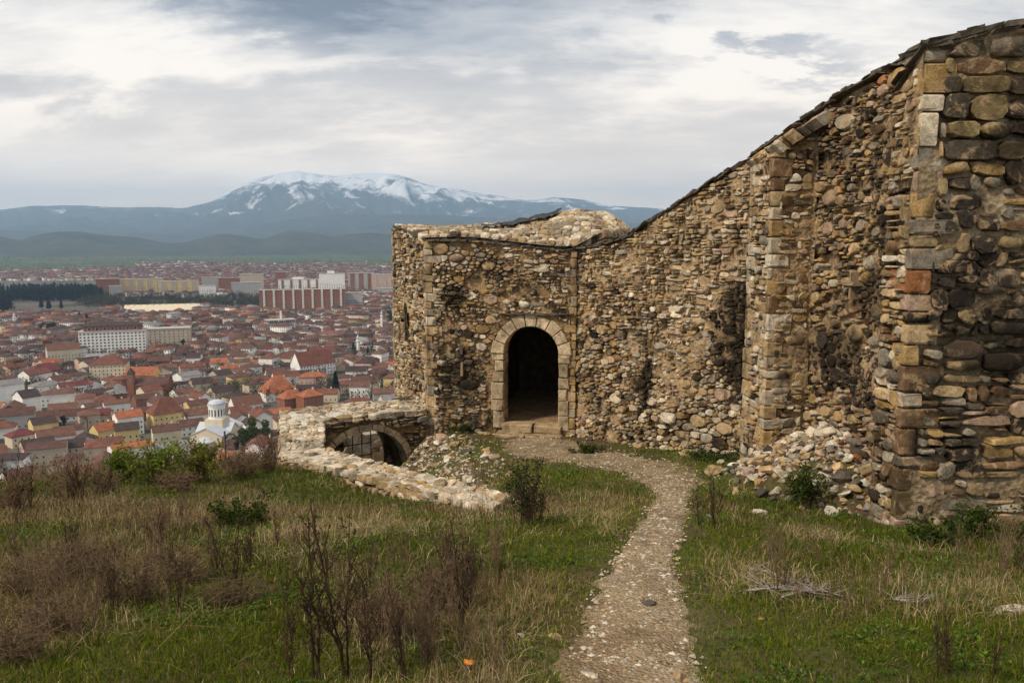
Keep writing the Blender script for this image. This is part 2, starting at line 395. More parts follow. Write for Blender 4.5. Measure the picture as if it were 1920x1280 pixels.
def ground_mats():
    m, b, bs = newmat('hill_and_plain', .95); p = posn(b); x, y, z = b.sep(p)
    flat = b.comb(x, y, 0.)
    r = b.math('POWER', b.math('ADD', b.math('MULTIPLY', x, x), b.math('MULTIPLY', y, y)), .5)
    n1 = b.noise(p, 1.4, 6, .65); n2 = b.noise(p, 14, 5, .7); n3 = b.noise(p, .5, 4, .6)
    soil = b.mix(b.ramp(n1, [(.35, 0.), (.65, 1.)]), (.075, .052, .030), (.15, .105, .06))
    soil = b.mix(b.ramp(n3, [(.42, 0.), (.58, .75)]), soil, (.055, .075, .016))
    soil = b.mix(1., soil, b.ramp(n2, [(.3, .6), (.7, 1.35)]), 'MULTIPLY')
    # hillside, town floor, fields
    hillc = b.mix(b.noise(p, .12, 5), (.045, .05, .02), (.10, .075, .045))
    town = b.mix(b.noise(p, .02, 6, .7), (.075, .065, .055), (.17, .15, .13))
    town = b.mix(b.ramp(b.noise(p, .011, 5, .6), [(.56, 0.), (.64, .8)]), town, (.035, .06, .015))
    vc = b.voro(b.comb(b.math('MULTIPLY', x, .6), b.math('MULTIPLY', y, 1.), 0.), .006, out='Color')
    fr = b.sep(vc)[0]
    fields = b.ramp(fr, [(0., (.045, .085, .022)), (.3, (.07, .11, .03)), (.5, (.05, .075, .028)), (.68, (.10, .105, .045)), (.85, (.13, .10, .06)), (1., (.04, .075, .02))])
    fields = b.mix(b.ramp(b.noise(p, .0035, 6, .7), [(.54, 0.), (.62, .8)]), fields, (.03, .04, .022))
    # where the town ends the meadows begin
    nb = b.math('MULTIPLY', b.math('SUBTRACT', b.noise(p, .0012, 4), .5), 2500.)
    k = b.mapr(b.math('ADD', r, nb), 3100., 3700.); 
    c = b.mix(b.mapr(r, 24., 45.), soil, hillc); c = b.mix(b.mapr(r, 170., 260.), c, town); c = b.mix(k, c, fields)
    b.put(bs.inputs['Base Color'], c)
    h = b.math('ADD', n1, b.math('MULTIPLY', n2, .5)); bump(b, bs, h, .8, .06)
    M['ground'] = m
    m, b, bs = newmat('path_gravel', .95); p = posn(b)
    n1 = b.noise(p, 2.2, 6, .65); n2 = b.noise(p, 45, 4, .7); v = b.voro(p, 42, out='Color'); vd = b.voro(p, 42, out='Distance')
    c = b.mix(b.ramp(n1, [(.35, 0.), (.65, 1.)]), (.18, .118, .062), (.36, .265, .155))
    s = b.ramp(b.sep(v)[0], [(0., (.55, .5, .4)), (.2, (.2, .16, .11)), (.45, (.38, .31, .22)), (.7, (.14, .11, .08)), (.9, (.62, .57, .48)), (1., (.3, .22, .14))])
    gr = b.math('MULTIPLY', b.ramp(n2, [(.46, 0.), (.56, .8)]), b.ramp(b.noise(p, 1.1, 4, .6), [(.38, .15), (.60, 1.)]))
    c = b.mix(gr, c, s)
    c = b.mix(b.ramp(b.noise(p, 3.1, 5, .7), [(.55, 0.), (.68, .7)]), c, (.085, .06, .034))
    b.put(bs.inputs['Base Color'], c)
    bump(b, bs, b.math('ADD', b.math('SUBTRACT', .6, vd), b.math('MULTIPLY', n1, .8)), 1., .02)
    M['path'] = m
ground_mats()

def build_ground():
    rr = np.concatenate([[0.02, .5, 1., 1.5], np.geomspace(1.8, 30, 260), np.geomspace(30.6, 700, 110), np.geomspace(730, 26000, 60)])
    az = np.concatenate([np.radians(np.arange(-180, -44, 4.)), np.radians(np.arange(-44, 44.01, .2)), np.radians(np.arange(48, 181, 4.))])
    A, R = np.meshgrid(az, rr, indexing='ij')
    X = R*np.sin(A); Y = R*np.cos(A); Z = gz(X.ravel(), Y.ravel())
    V = np.stack([X.ravel(), Y.ravel(), Z], 1)
    o = link('ground', npmesh('ground', V, [grid_faces(len(az), len(rr))], M['ground'], smooth=True))
    return setp(o, kind='structure')
ground = build_ground()

# path: centre pixels, half width in pixels
PATHPX = [(1180,1279,150),(1178,1240,140),(1182,1180,118),(1190,1120,100),(1205,1060,82),(1228,1010,62),(1248,965,50),(1262,925,46),(1252,896,52),(1205,874,66),(1130,860,80),(1060,847,78),(1012,833,62),(996,822,46)]
PC = [hit(u, v) for u, v, _ in PATHPX]; PW = [1.08*w*math.hypot(p.y, CAMZ-p.z)/F for (u, v, w), p in zip(PATHPX, PC)]
for i in range(8, len(PW)): PW[i] = [.75,1.15,1.5,1.6,1.35,.8][min(i-8, 5)]
PC.insert(0, Vector((PC[0].x-.15, 1.2, 0))); PW.insert(0, PW[0])
def catmull(pts, n):
    out = []
    for i in range(len(pts)-1):
        p0 = pts[max(i-1, 0)]; p1 = pts[i]; p2 = pts[i+1]; p3 = pts[min(i+2, len(pts)-1)]
        for k in range(n):
            t = k/n; out.append(.5*((2*p1)+(-p0+p2)*t+(2*p0-5*p1+4*p2-p3)*t*t+(-p0+3*p1-3*p2+p3)*t**3))
    out.append(pts[-1]); return np.array(out)
PL = catmull([np.array((p.x, p.y, w)) for p, w in zip(PC, PW)], 14)
def pathdist(x, y):
    """distance to the path centre divided by the half width there"""
    best = np.full(np.shape(x), 1e9)
    for cx, cy, w in PL[::2]: best = np.minimum(best, np.hypot(x-cx, y-cy)/w)
    return best
def build_path():
    n = len(PL); nc = 22; V = []
    T = np.gradient(PL[:, :2], axis=0); T /= np.linalg.norm(T, axis=1)[:, None]; N = np.stack([-T[:, 1], T[:, 0]], 1)
    for j in range(nc+1):
        s = j/nc*2-1
        e = 1+(.5*(fbm(PL[:, 1]*3.1+(7 if s > 0 else 0), PL[:, 0]*3.1, 21, 4)-.5)+.45*(fbm(PL[:, 1]*1.1+(31 if s > 0 else 0), PL[:, 0], 22, 3)-.5))*2*abs(s)
        P = PL[:, :2]+N*(PL[:, 2]*s*e)[:, None]
        z = gz(P[:, 0], P[:, 1])+.016-.075*abs(s)**4+.045*(fbm(P[:, 0]*6, P[:, 1]*6, 23, 4)-.5)*abs(s)
        V.append(np.column_stack([P, z]))
    V = np.array(V).reshape(-1, 3)
    o = link('path', npmesh('path', V, [grid_faces(nc+1, n)[:, ::-1]], M['path'], smooth=True)); setp(o, kind='structure')
    # gravel on the path
    g = 5500; k = rng.integers(0, n-1, g); s = rng.uniform(-1, 1, g)*rng.uniform(.3, .85, g)
    P = PL[k, :2]+N[k]*(PL[k, 2]*s)[:, None]+rng.normal(0, .02, (g, 2))
    keep = (P[:, 1] > 2.5) & (rng.random(g) < np.clip(14/np.maximum(P[:, 1], 3)**1.15, 0, 1)); P = P[keep]; g = len(P)
    sz = .006+.016*rng.random(g)**4+.0010*P[:, 1]; base = np.array([(1,0,0),(-.5,.87,0),(-.5,-.87,0),(.1,.1,1.)])
    an = rng.random(g)*6.28; ca, sa = np.cos(an), np.sin(an)
    st = .6+.9*rng.random((g, 3)); st[:, 2] *= .55
    b0 = base[None]*st[:, None]*sz[:, None, None]
    x = b0[:, :, 0]*ca[:, None]-b0[:, :, 1]*sa[:, None]; y = b0[:, :, 0]*sa[:, None]+b0[:, :, 1]*ca[:, None]
    z = b0[:, :, 2]+(gz(P[:, 0], P[:, 1])+.012)[:, None]
    V = np.stack([x+P[:, :1], y+P[:, 1:2], z], 2).reshape(-1, 3)
    i = np.arange(g)[:, None]*4; Fc = np.concatenate([i+np.array([[0,1,3]]), i+np.array([[1,2,3]]), i+np.array([[2,0,3]])])
    pal = np.array([(.42,.36,.27),(.30,.235,.15),(.54,.49,.40),(.2,.15,.10),(.38,.26,.15)])
    c = pal[rng.integers(0, 5, g)]*(.7+.6*rng.random((g, 1))); 
    o = link('gravel', npmesh('gravel', V, [Fc], M['gravelm'], cols=np.repeat(c, 4, 0)))
    setp(o, 'loose pale gravel strewn along the footpath', 'gravel', kind='stuff')
M['gravelm'] = attr_mat('loose_gravel', 0, .95)
build_path()
# ------------------------------------------------------------------ masonry
PAL = dict(tan=(.45,.32,.17), ochre=(.40,.25,.09), pale=(.58,.50,.38), cream=(.64,.58,.47), grey=(.28,.25,.205), dark=(.095,.082,.066), brown=(.17,.095,.05),
           black=(.028,.022,.018), pink=(.46,.31,.235), rust=(.34,.12,.04), olive=(.21,.155,.075))  # black is a stone tone that also paints the shade of open holes
def pick_col(w):
    ks = list(w); c = np.array(PAL[random.choices(ks, [w[k] for k in ks])[0]])
    return (c*.78+np.array((.36,.27,.16))*.22*(c.sum()/1.0)**.5)*(.7+.55*random.random())
MIX_GATE = dict(tan=32, ochre=9, pale=24, cream=10, grey=12, dark=11, brown=10, black=9, pink=6)
MIX_CURT = dict(tan=34, ochre=9, pale=26, cream=9, grey=11, dark=8, brown=9, black=7, pink=5)
MIX_B = dict(tan=30, ochre=14, pale=14, grey=16, dark=12, brown=16, black=16, pink=8, rust=2)
MIX_TOW = dict(tan=14, ochre=14, pale=10, grey=24, dark=20, brown=16, black=10, pink=8, rust=1, olive=12)
MIX_TOP = dict(cream=34, pale=40, tan=14, grey=8, ochre=3, dark=2)
MIX_ROOF = dict(pale=34, grey=26, tan=22, cream=16, dark=8, pink=6)
MIX_HEAP = dict(pale=26, cream=12, tan=22, pink=14, grey=18, dark=10, ochre=5, brown=6, rust=3)

def pack(s0, s1, t0, t1, size, aspect, seed, spread=.45, sizefn=None):
    """irregular stones laid in rough courses: convex cells in (s,t)"""
    rs = random.Random(seed); cell = size*1.5; G = {}; pts = []
    W, H = (s1-s0)/aspect, (t1-t0)
    n_try = int(W*H/(size*size)*55)
    for _ in range(n_try):
        a, b_ = rs.random()*W, rs.random()*H
        r = size*.5*math.exp(rs.gauss(0, spread)); r = min(max(r, size*.2), size*1.2)
        if _ > n_try*.55: r = min(r, size*.33)
        if sizefn: r *= sizefn(s0+a*aspect, t0+b_)
        k = (int(a/cell), int(b_/cell)); ok = True
        for i in range(-2, 3):
            for j in range(-2, 3):
                for q in G.get((k[0]+i, k[1]+j), ()):
                    p = pts[q]
                    if (p[0]-a)**2+(p[1]-b_)**2 < ((p[2]+r)*.86)**2: ok = False; break
                if not ok: break
            if not ok: break
        if ok: G.setdefault(k, []).append(len(pts)); pts.append((a, b_, r))
    polys = []
    for q, (a, b_, r) in enumerate(pts):
        R = max(r*1.9, size*.5)
        poly = [(a-R, b_-R), (a+R, b_-R), (a+R, b_+R), (a-R, b_+R)]
        k = (int(a/cell), int(b_/cell))
        for i in range(-3, 4):
            for j in range(-3, 4):
                for o in G.get((k[0]+i, k[1]+j), ()):
                    if o == q: continue
                    x, y, r2 = pts[o]; dx, dy = x-a, y-b_; d = math.hypot(dx, dy)
                    if d > R*1.5+r2*2: continue
                    f = d*r/(r+r2); nx, ny = dx/d, dy/d
                    c = nx*a+ny*b_+f; out = []
                    for m_ in range(len(poly)):
                        p, p2 = poly[m_], poly[(m_+1) % len(poly)]
                        e1 = nx*p[0]+ny*p[1]-c; e2 = nx*p2[0]+ny*p2[1]-c
                        if e1 <= 0: out.append(p)
                        if (e1 < 0 < e2) or (e2 < 0 < e1):
                            t = e1/(e1-e2); out.append((p[0]+(p2[0]-p[0])*t, p[1]+(p2[1]-p[1])*t))
                    poly = out
                    if len(poly) < 3: break
                if len(poly) < 3: break
            if len(poly) < 3: break
        if len(poly) >= 3: polys.append([(s0+x*aspect, t0+y) for x, y in poly])
    return polys
def courses(s0, s1, t0, t1, h, w, seed, jit=.25):
    """squared blocks in courses"""
    rs = random.Random(seed); polys = []; t = t0
    while t < t1:
        hh = h*(1+rs.uniform(-jit, jit)); s = s0-rs.random()*w
        while s < s1:
            ww = w*math.exp(rs.gauss(0, .35)); a, b_ = max(s, s0), min(s+ww, s1)
            if b_-a > .09:
                if ww > 1.1*w and rs.random() < .25:
                    m_ = t+hh*rs.uniform(.4, .6); polys += [quad(a, b_, t, m_, rs), quad(a, b_, m_, t+hh, rs)]
                else: polys.append(quad(a, b_, t, t+hh, rs))
            s += ww
        t += hh
    return polys
def quad(a, b_, t0, t1, rs, j=.018):
    u = lambda: rs.uniform(-j, j)
    return [(a+u(), t0+u()), (b_+u(), t0+u()), (b_+u(), t1+u()), (a+u(), t1+u())]
def rubble(s0, s1, t0, t1, wmax, hmax, seed, jit=.24):
    """random rubble: the face is split again and again into uneven stones"""
    rs = random.Random(seed); out = []
    st = [(s0, s1, t0, t1)]
    while st:
        a, b_, c, d = st.pop(); w, h = b_-a, d-c
        lw, lh = wmax*rs.uniform(.30, 1.3), hmax*rs.uniform(.34, 1.3)
        if w <= lw and h <= lh:
            jx, jy = min(w*jit, .05), min(h*jit, .035); u = lambda q: rs.uniform(-q, q)
            P = [(a+u(jx), c+u(jy)), (b_+u(jx), c+u(jy)), (b_+u(jx), d+u(jy)), (a+u(jx), d+u(jy))]
            if rs.random() < .45:      # knock a corner off
                k = rs.randrange(4); p, q, r = P[k-1], P[k], P[(k+1) % 4]; f1, f2 = rs.uniform(.2, .5), rs.uniform(.2, .5)
                P[k:k+1] = [(q[0]+(p[0]-q[0])*f1, q[1]+(p[1]-q[1])*f1), (q[0]+(r[0]-q[0])*f2, q[1]+(r[1]-q[1])*f2)]
            out.append(P); continue
        f = rs.uniform(.3, .7)
        if h/hmax > w/wmax*rs.uniform(.7, 1.3): st += [(a, b_, c, c+h*f), (a, b_, c+h*f, d)]
        else: st += [(a, a+w*f, c, d), (a+w*f, b_, c, d)]
    return out
def area2(P): return abs(sum(P[i][0]*P[(i+1) % len(P)][1]-P[(i+1) % len(P)][0]*P[i][1] for i in range(len(P))))/2
def smooth_poly(P, n, rounds, gap):
    c = (sum(p[0] for p in P)/len(P), sum(p[1] for p in P)/len(P))
    w = max(p[0] for p in P)-min(p[0] for p in P); h = max(p[1] for p in P)-min(p[1] for p in P)
    fx, fy = max(.3, 1-2*gap/max(w, .01)), max(.3, 1-2*gap/max(h, .01))
    P = [(c[0]+(p[0]-c[0])*fx, c[1]+(p[1]-c[1])*fy) for p in P]
    for r in range(rounds):
        k = .25 if rounds > 1 else random.uniform(.14, .27)
        P = [q for i in range(len(P)) for q in (((1-k)*P[i][0]+k*P[(i+1) % len(P)][0], (1-k)*P[i][1]+k*P[(i+1) % len(P)][1]),
                                                (k*P[i][0]+(1-k)*P[(i+1) % len(P)][0], k*P[i][1]+(1-k)*P[(i+1) % len(P)][1]))]
    if len(P) > n:   # resample along the outline
        L = [0]
        for i in range(len(P)): L.append(L[-1]+math.hypot(P[(i+1) % len(P)][0]-P[i][0], P[(i+1) % len(P)][1]-P[i][1]))
        out = []; j = 0
        for k in range(n):
            d = L[-1]*k/n
            while L[j+1] < d: j += 1
            t = (d-L[j])/max(L[j+1]-L[j], 1e-9); a, b_ = P[j], P[(j+1) % len(P)]
            out.append((a[0]+(b_[0]-a[0])*t, a[1]+(b_[1]-a[1])*t))
        P = out
    return P, c
def stone_geo(P, mp, proud, sink=.13, rounds=1, gap=.010, dome=.80, n=10, rough=.09):
    P, c = smooth_poly(P, n, rounds, gap); k = len(P); V = []; tx, ty = random.uniform(-.18, .18), random.uniform(-.25, .15)
    for ring, (sc_, h) in enumerate(((1.0, -sink), (.985, proud*.55), (dome, proud))):
        for (s, t) in P:
            f = sc_*(1+(random.uniform(-rough, rough) if ring else 0))
            ds, dt = (s-c[0])*f, (t-c[1])*f
            hh = h+((tx*ds+ty*dt)+random.uniform(-.12, .12)*proud if ring else 0)
            V.append(mp(c[0]+ds, c[1]+dt, hh))
    V.append(mp(c[0], c[1], proud*1.06))
    Fc = []
    for r in range(2):
        for i in range(k): Fc.append((r*k+i, r*k+(i+1) % k, (r+1)*k+(i+1) % k, (r+1)*k+i))
    for i in range(k): Fc.append((2*k+i, 2*k+(i+1) % k, 3*k))
    return V, Fc
class Wall:
    """one masonry thing: collects stones, then makes the largest in view parts of their own and joins the rest"""
    def __init__(s, name, label, cat, loc, limit=290):
        s.root = empty(name, loc, label, cat); s.loc = Vector(loc); s.st = []; s.limit = limit
    def part(s, name, V, Fc, mat, smooth=False, cols=None, parent=None, label=None):
        base = s.loc if parent is None else parent['_o']
        base = Vector(base); V = [Vector(v) for v in V]
        c = sum(V, Vector())/len(V)
        o = link(name, mesh(name, [v-c for v in V], Fc, mat, smooth, cols), s.root, c-s.loc)
        if label: o['label'] = label
        return o
    def stones(s, polys, mp, mix, proud=(.02, .06), skip=None, miss=.0, gap=.010, rounds=1, dome=.80, name='stone', srange=None, colfn=None, clip=None, n=10):
        for P in polys:
            if srange:
                P = [(min(max(p[0], srange[0]), srange[1]), p[1]) for p in P]
                if area2(P) < .003: continue
            c = (sum(p[0] for p in P)/len(P), sum(p[1] for p in P)/len(P))
            if skip and (skip(*c) or any(skip(*p) for p in P)): continue
            if clip and not all(clip(*p) for p in P):
                for q_ in (.85, .7, .55, .4):
                    P2 = [p if clip(*p) else (c[0]+(p[0]-c[0])*q_, c[1]+(p[1]-c[1])*q_) for p in P]
                    if all(clip(*p) for p in P2): break
                P = P2
                if not all(clip(*p) for p in P) or not clip(*c): continue
            if random.random() < miss: continue
            if area2(P) < .0012: continue
            V, Fc = stone_geo(P, mp, random.uniform(*proud), gap=gap*random.uniform(.6, 2.2), rounds=2 if random.random() < .22 else rounds, dome=dome*random.uniform(.9, 1.1), n=n)
            col = pick_col(mix) if colfn is None else colfn(c[0], c[1], pick_col(mix))
            ctr = V[-1]; u, v, d = proj(ctr)
            nrm = (Vector(V[1])-Vector(V[0])).cross(Vector(V[3])-Vector(V[0]))
            N_ = (Vector(mp(c[0], c[1], 1))-Vector(mp(c[0], c[1], 0))).normalized()
            face = max(.05, N_.dot((Vector((0, 0, CAMZ))-ctr).normalized())) if N_.dot(Vector((0, 0, CAMZ))-ctr) > 0 else 0
            inv = -30 < u < 1950 and -20 < v < 1300
            s.st.append((area2(P)*face/max(d, .1)**2 if inv else 0, V, Fc, col, name))
    def add_raw(s, V, Fc, col, name, big=1e3): s.st.append((big, [Vector(v) for v in V], Fc, col, name))
    def finish(s, mat='stone'):
        s.st.sort(key=lambda q: -q[0])
        rest = []
        for i, (a, V, Fc, col, name) in enumerate(s.st):
            if (i < s.limit and a > 0) or a >= 1e3:
                s.part(name, V, Fc, M[mat], i % 6 == 0, cols=np.repeat(np.array([col]), len(V), 0))
            else: rest.append((V, Fc, col))
        if rest:
            VV = []; FF = []; CC = []
            for V, Fc, col in rest:
                o = len(VV); VV += [Vector(v)-s.loc for v in V]; FF += [tuple(i+o for i in f) for f in Fc]; CC += [col]*len(V)
            o = link('small_stones', mesh('small_stones', VV, FF, M[mat], False, CC), s.root); o['kind'] = 'stuff'
def planar(O, S, N):
    O, S, N = Vector(O), Vector(S), Vector(N)
    return lambda s, t, h: Vector((O.x+S.x*s+N.x*h, O.y+S.y*s+N.y*h, t+N.z*h))
def wallface(p0, p1):
    """(mapping, length) of a vertical face from plan point p0 to p1, outward on the right-hand side of p0->p1"""
    p0, p1 = Vector((p0[0], p0[1])), Vector((p1[0], p1[1])); L = (p1-p0).length; d = (p1-p0)/L
    return planar((p0.x, p0.y, 0), (d.x, d.y, 0), (d.y, -d.x, 0)), L
def face_pix(p0, p1, u, v):
    """(s,z) on the vertical plane p0-p1 that pixel (u,v) sees"""
    r = ray(u, v); d = Vector((p1[0]-p0[0], p1[1]-p0[1])); L = d.length; d /= L
    det = r.x*(-d.y)-r.y*(-d.x)
    k = (p0[0]*(-d.y)-p0[1]*(-d.x))/det
    s = (Vector((r.x*k, r.y*k))-Vector((p0[0], p0[1]))).dot(d)
    return s, CAMZ+r.z*k
def mortar_face(mp, L, bot, topfn, step=.09, skip=None, amp=.03, seed=0, s0=0.):
    """rough mortar skin of a wall as a grid; returns V,F"""
    ns = int((L-s0)/step)+2; S = np.linspace(s0, L, ns); rows = int((max(topfn(s) for s in S)-bot)/step)+2
    V = []; idx = {}
    hn = fbm(np.repeat(S*6, rows)+seed, np.tile(np.arange(rows)*.6, ns), seed, 4)
    lo_ = fbm(np.repeat(S*.9, rows)+seed*3, np.tile(np.linspace(bot, bot+rows*step, rows)*.9, ns), seed+40, 3)
    for i, s in enumerate(S):
        tp = topfn(s)
        for j in range(rows):
            t = bot+(tp-bot)*j/(rows-1)
            V.append(mp(s, t, (hn[i*rows+j]-.62)*2*amp+min(.02, (lo_[i*rows+j]-.58)*.34)))
    Fc = []
    for i in range(ns-1):
        for j in range(rows-1):
            if skip:
                sc_, tc = (S[i]+S[i+1])/2, bot+(topfn(S[i])-bot)*(j+.5)/(rows-1)
                if skip(sc_, tc): continue
            a = i*rows+j; Fc.append((a, a+rows, a+rows+1, a+1))
    return V, Fc
def interp(pts):
    xs = [p[0] for p in pts]; ys = [p[1] for p in pts]
    return lambda s: float(np.interp(s, xs, ys))
def block(mp, s0, s1, t0, t1, h0, h1, bev=.02, j=.012):
    """a dressed block standing out of a face, with bevelled outer edges"""
    r = lambda: random.uniform(-j, j)
    V = []
    for (h, b_) in ((h0, 0), (h1-bev, 0), (h1, bev)):
        for (s, t) in ((s0+b_, t0+b_), (s1-b_, t0+b_), (s1-b_, t1-b_), (s0+b_, t1-b_)): V.append(mp(s+r(), t+r(), h+(r() if h != h0 else 0)))
    Fc = [(3, 2, 1, 0)]
    for k in range(2):
        for i in range(4): Fc.append((k*4+i, k*4+(i+1) % 4, k*4+4+(i+1) % 4, k*4+4+i))
    Fc.append((8, 9, 10, 11)); return V, Fc
def quoins(wall, p, d1, d2, z0, zt, mix, n1, n2, hmin=.16, hmax=.30, wmin=.16, wmax=.36, proud=.035):
    """alternating corner stones: p plan corner; d1,d2 unit plan directions along both faces; n1,n2 the outward normals"""
    z = z0; k = 0
    d1, d2, n1, n2 = [Vector((*q, 0)) for q in (d1, d2, n1, n2)]; p = Vector((p[0], p[1], 0))
    while z < zt-.05:
        h = min(random.uniform(hmin, hmax), zt-z); a = random.uniform(wmin, wmax); b_ = random.uniform(wmin, wmax)
        if k % 2: a, b_ = max(a, b_)*1.15, min(a, b_)*.8
        else: a, b_ = min(a, b_)*.8, max(a, b_)*1.15
        pr = proud*random.uniform(.5, 1.2); g = .012
        o = p+(n1+n2)*pr
        # footprint: corner, along d1, in, along d2
        ft = [o, o+d1*a, o+d1*a-n1*.12-n1*pr, p-(n1+n2)*.1, o+d2*b_-n2*.12-n2*pr, o+d2*b_]
        V = []
        for zz, ins in ((z+g, .012), (z+g+.02, 0), (z+h-g-.02, 0), (z+h-g, .012)):
            c = p
            for q in ft:
                jj = Vector((random.uniform(-.008, .008), random.uniform(-.008, .008), 0))
                V.append(Vector((q.x, q.y, zz))+jj-(q-c).normalized()*ins)
        n = len(ft); Fc = []
        for r in range(3):
            for i in range(n): Fc.append((r*n+i, r*n+(i+1) % n, (r+1)*n+(i+1) % n, (r+1)*n+i))
        Fc.append(tuple(range(n))[::-1]); Fc.append(tuple(range(3*n, 4*n)))
        wall.add_raw(V, Fc, pick_col(mix), 'quoin_stone'); z += h; k += 1
def coping(wall, mp, L, topfn, depth, s0=0., lift=0., over=.05, w=(.22, .5), th=(.03, .06), mat='slate', name='coping_slab', seed=0):
    rs = random.Random(seed); s = s0
    while s < L:
        ww = rs.uniform(*w); e = min(s+ww, L)
        if e-s < .05: break
        if rs.random() < .08: s = e; continue
        t0 = topfn(s)+lift; t1 = topfn(e)+lift; th_ = rs.uniform(*th); ov = over*rs.uniform(.3, 1.5); tilt = rs.uniform(-.01, .02)
        V = []
        g = .006
        for (a, t, sd) in ((s+g, t0, 0), (e-g, t1, 1)):
            for h, zz in ((ov, rs.uniform(-.015, .01)), (ov*.9, th_), (-depth*rs.uniform(.8, 1), th_+tilt+rs.uniform(-.01, .02)), (-depth, 0)):
                V.append(mp(a+rs.uniform(-.03, .03), t+zz+rs.uniform(-.012, .012), h+rs.uniform(-.03, .03)))
        Fc = [(0, 4, 5, 1), (1, 5, 6, 2), (2, 6, 7, 3), (3, 7, 4, 0), (0, 1, 2, 3), (7, 6, 5, 4)]
        wall.part(name, V, Fc, M[mat]); s = e

# ------------------------------------------------------------------ curtain wall, gatehouse, tower
C0 = pd(803, 640, 20.3); C1 = pd(1078, 640, 19.5); CB = pd(741, 640, 24.6); CR = Vector((3.4, 25.0, 0))
A0 = C1+Vector((.02, .14, 0)); A1 = pd(1398, 640, 15.3); A2 = pd(1695, 500, 10.5)
dB = (Vector((A2.x, A2.y))-Vector((A1.x, A1.y))).normalized(); A3 = Vector((A2.x+dB.x*1.45, A2.y+dB.y*1.45, 0))
xy = lambda p: (p[0], p[1])

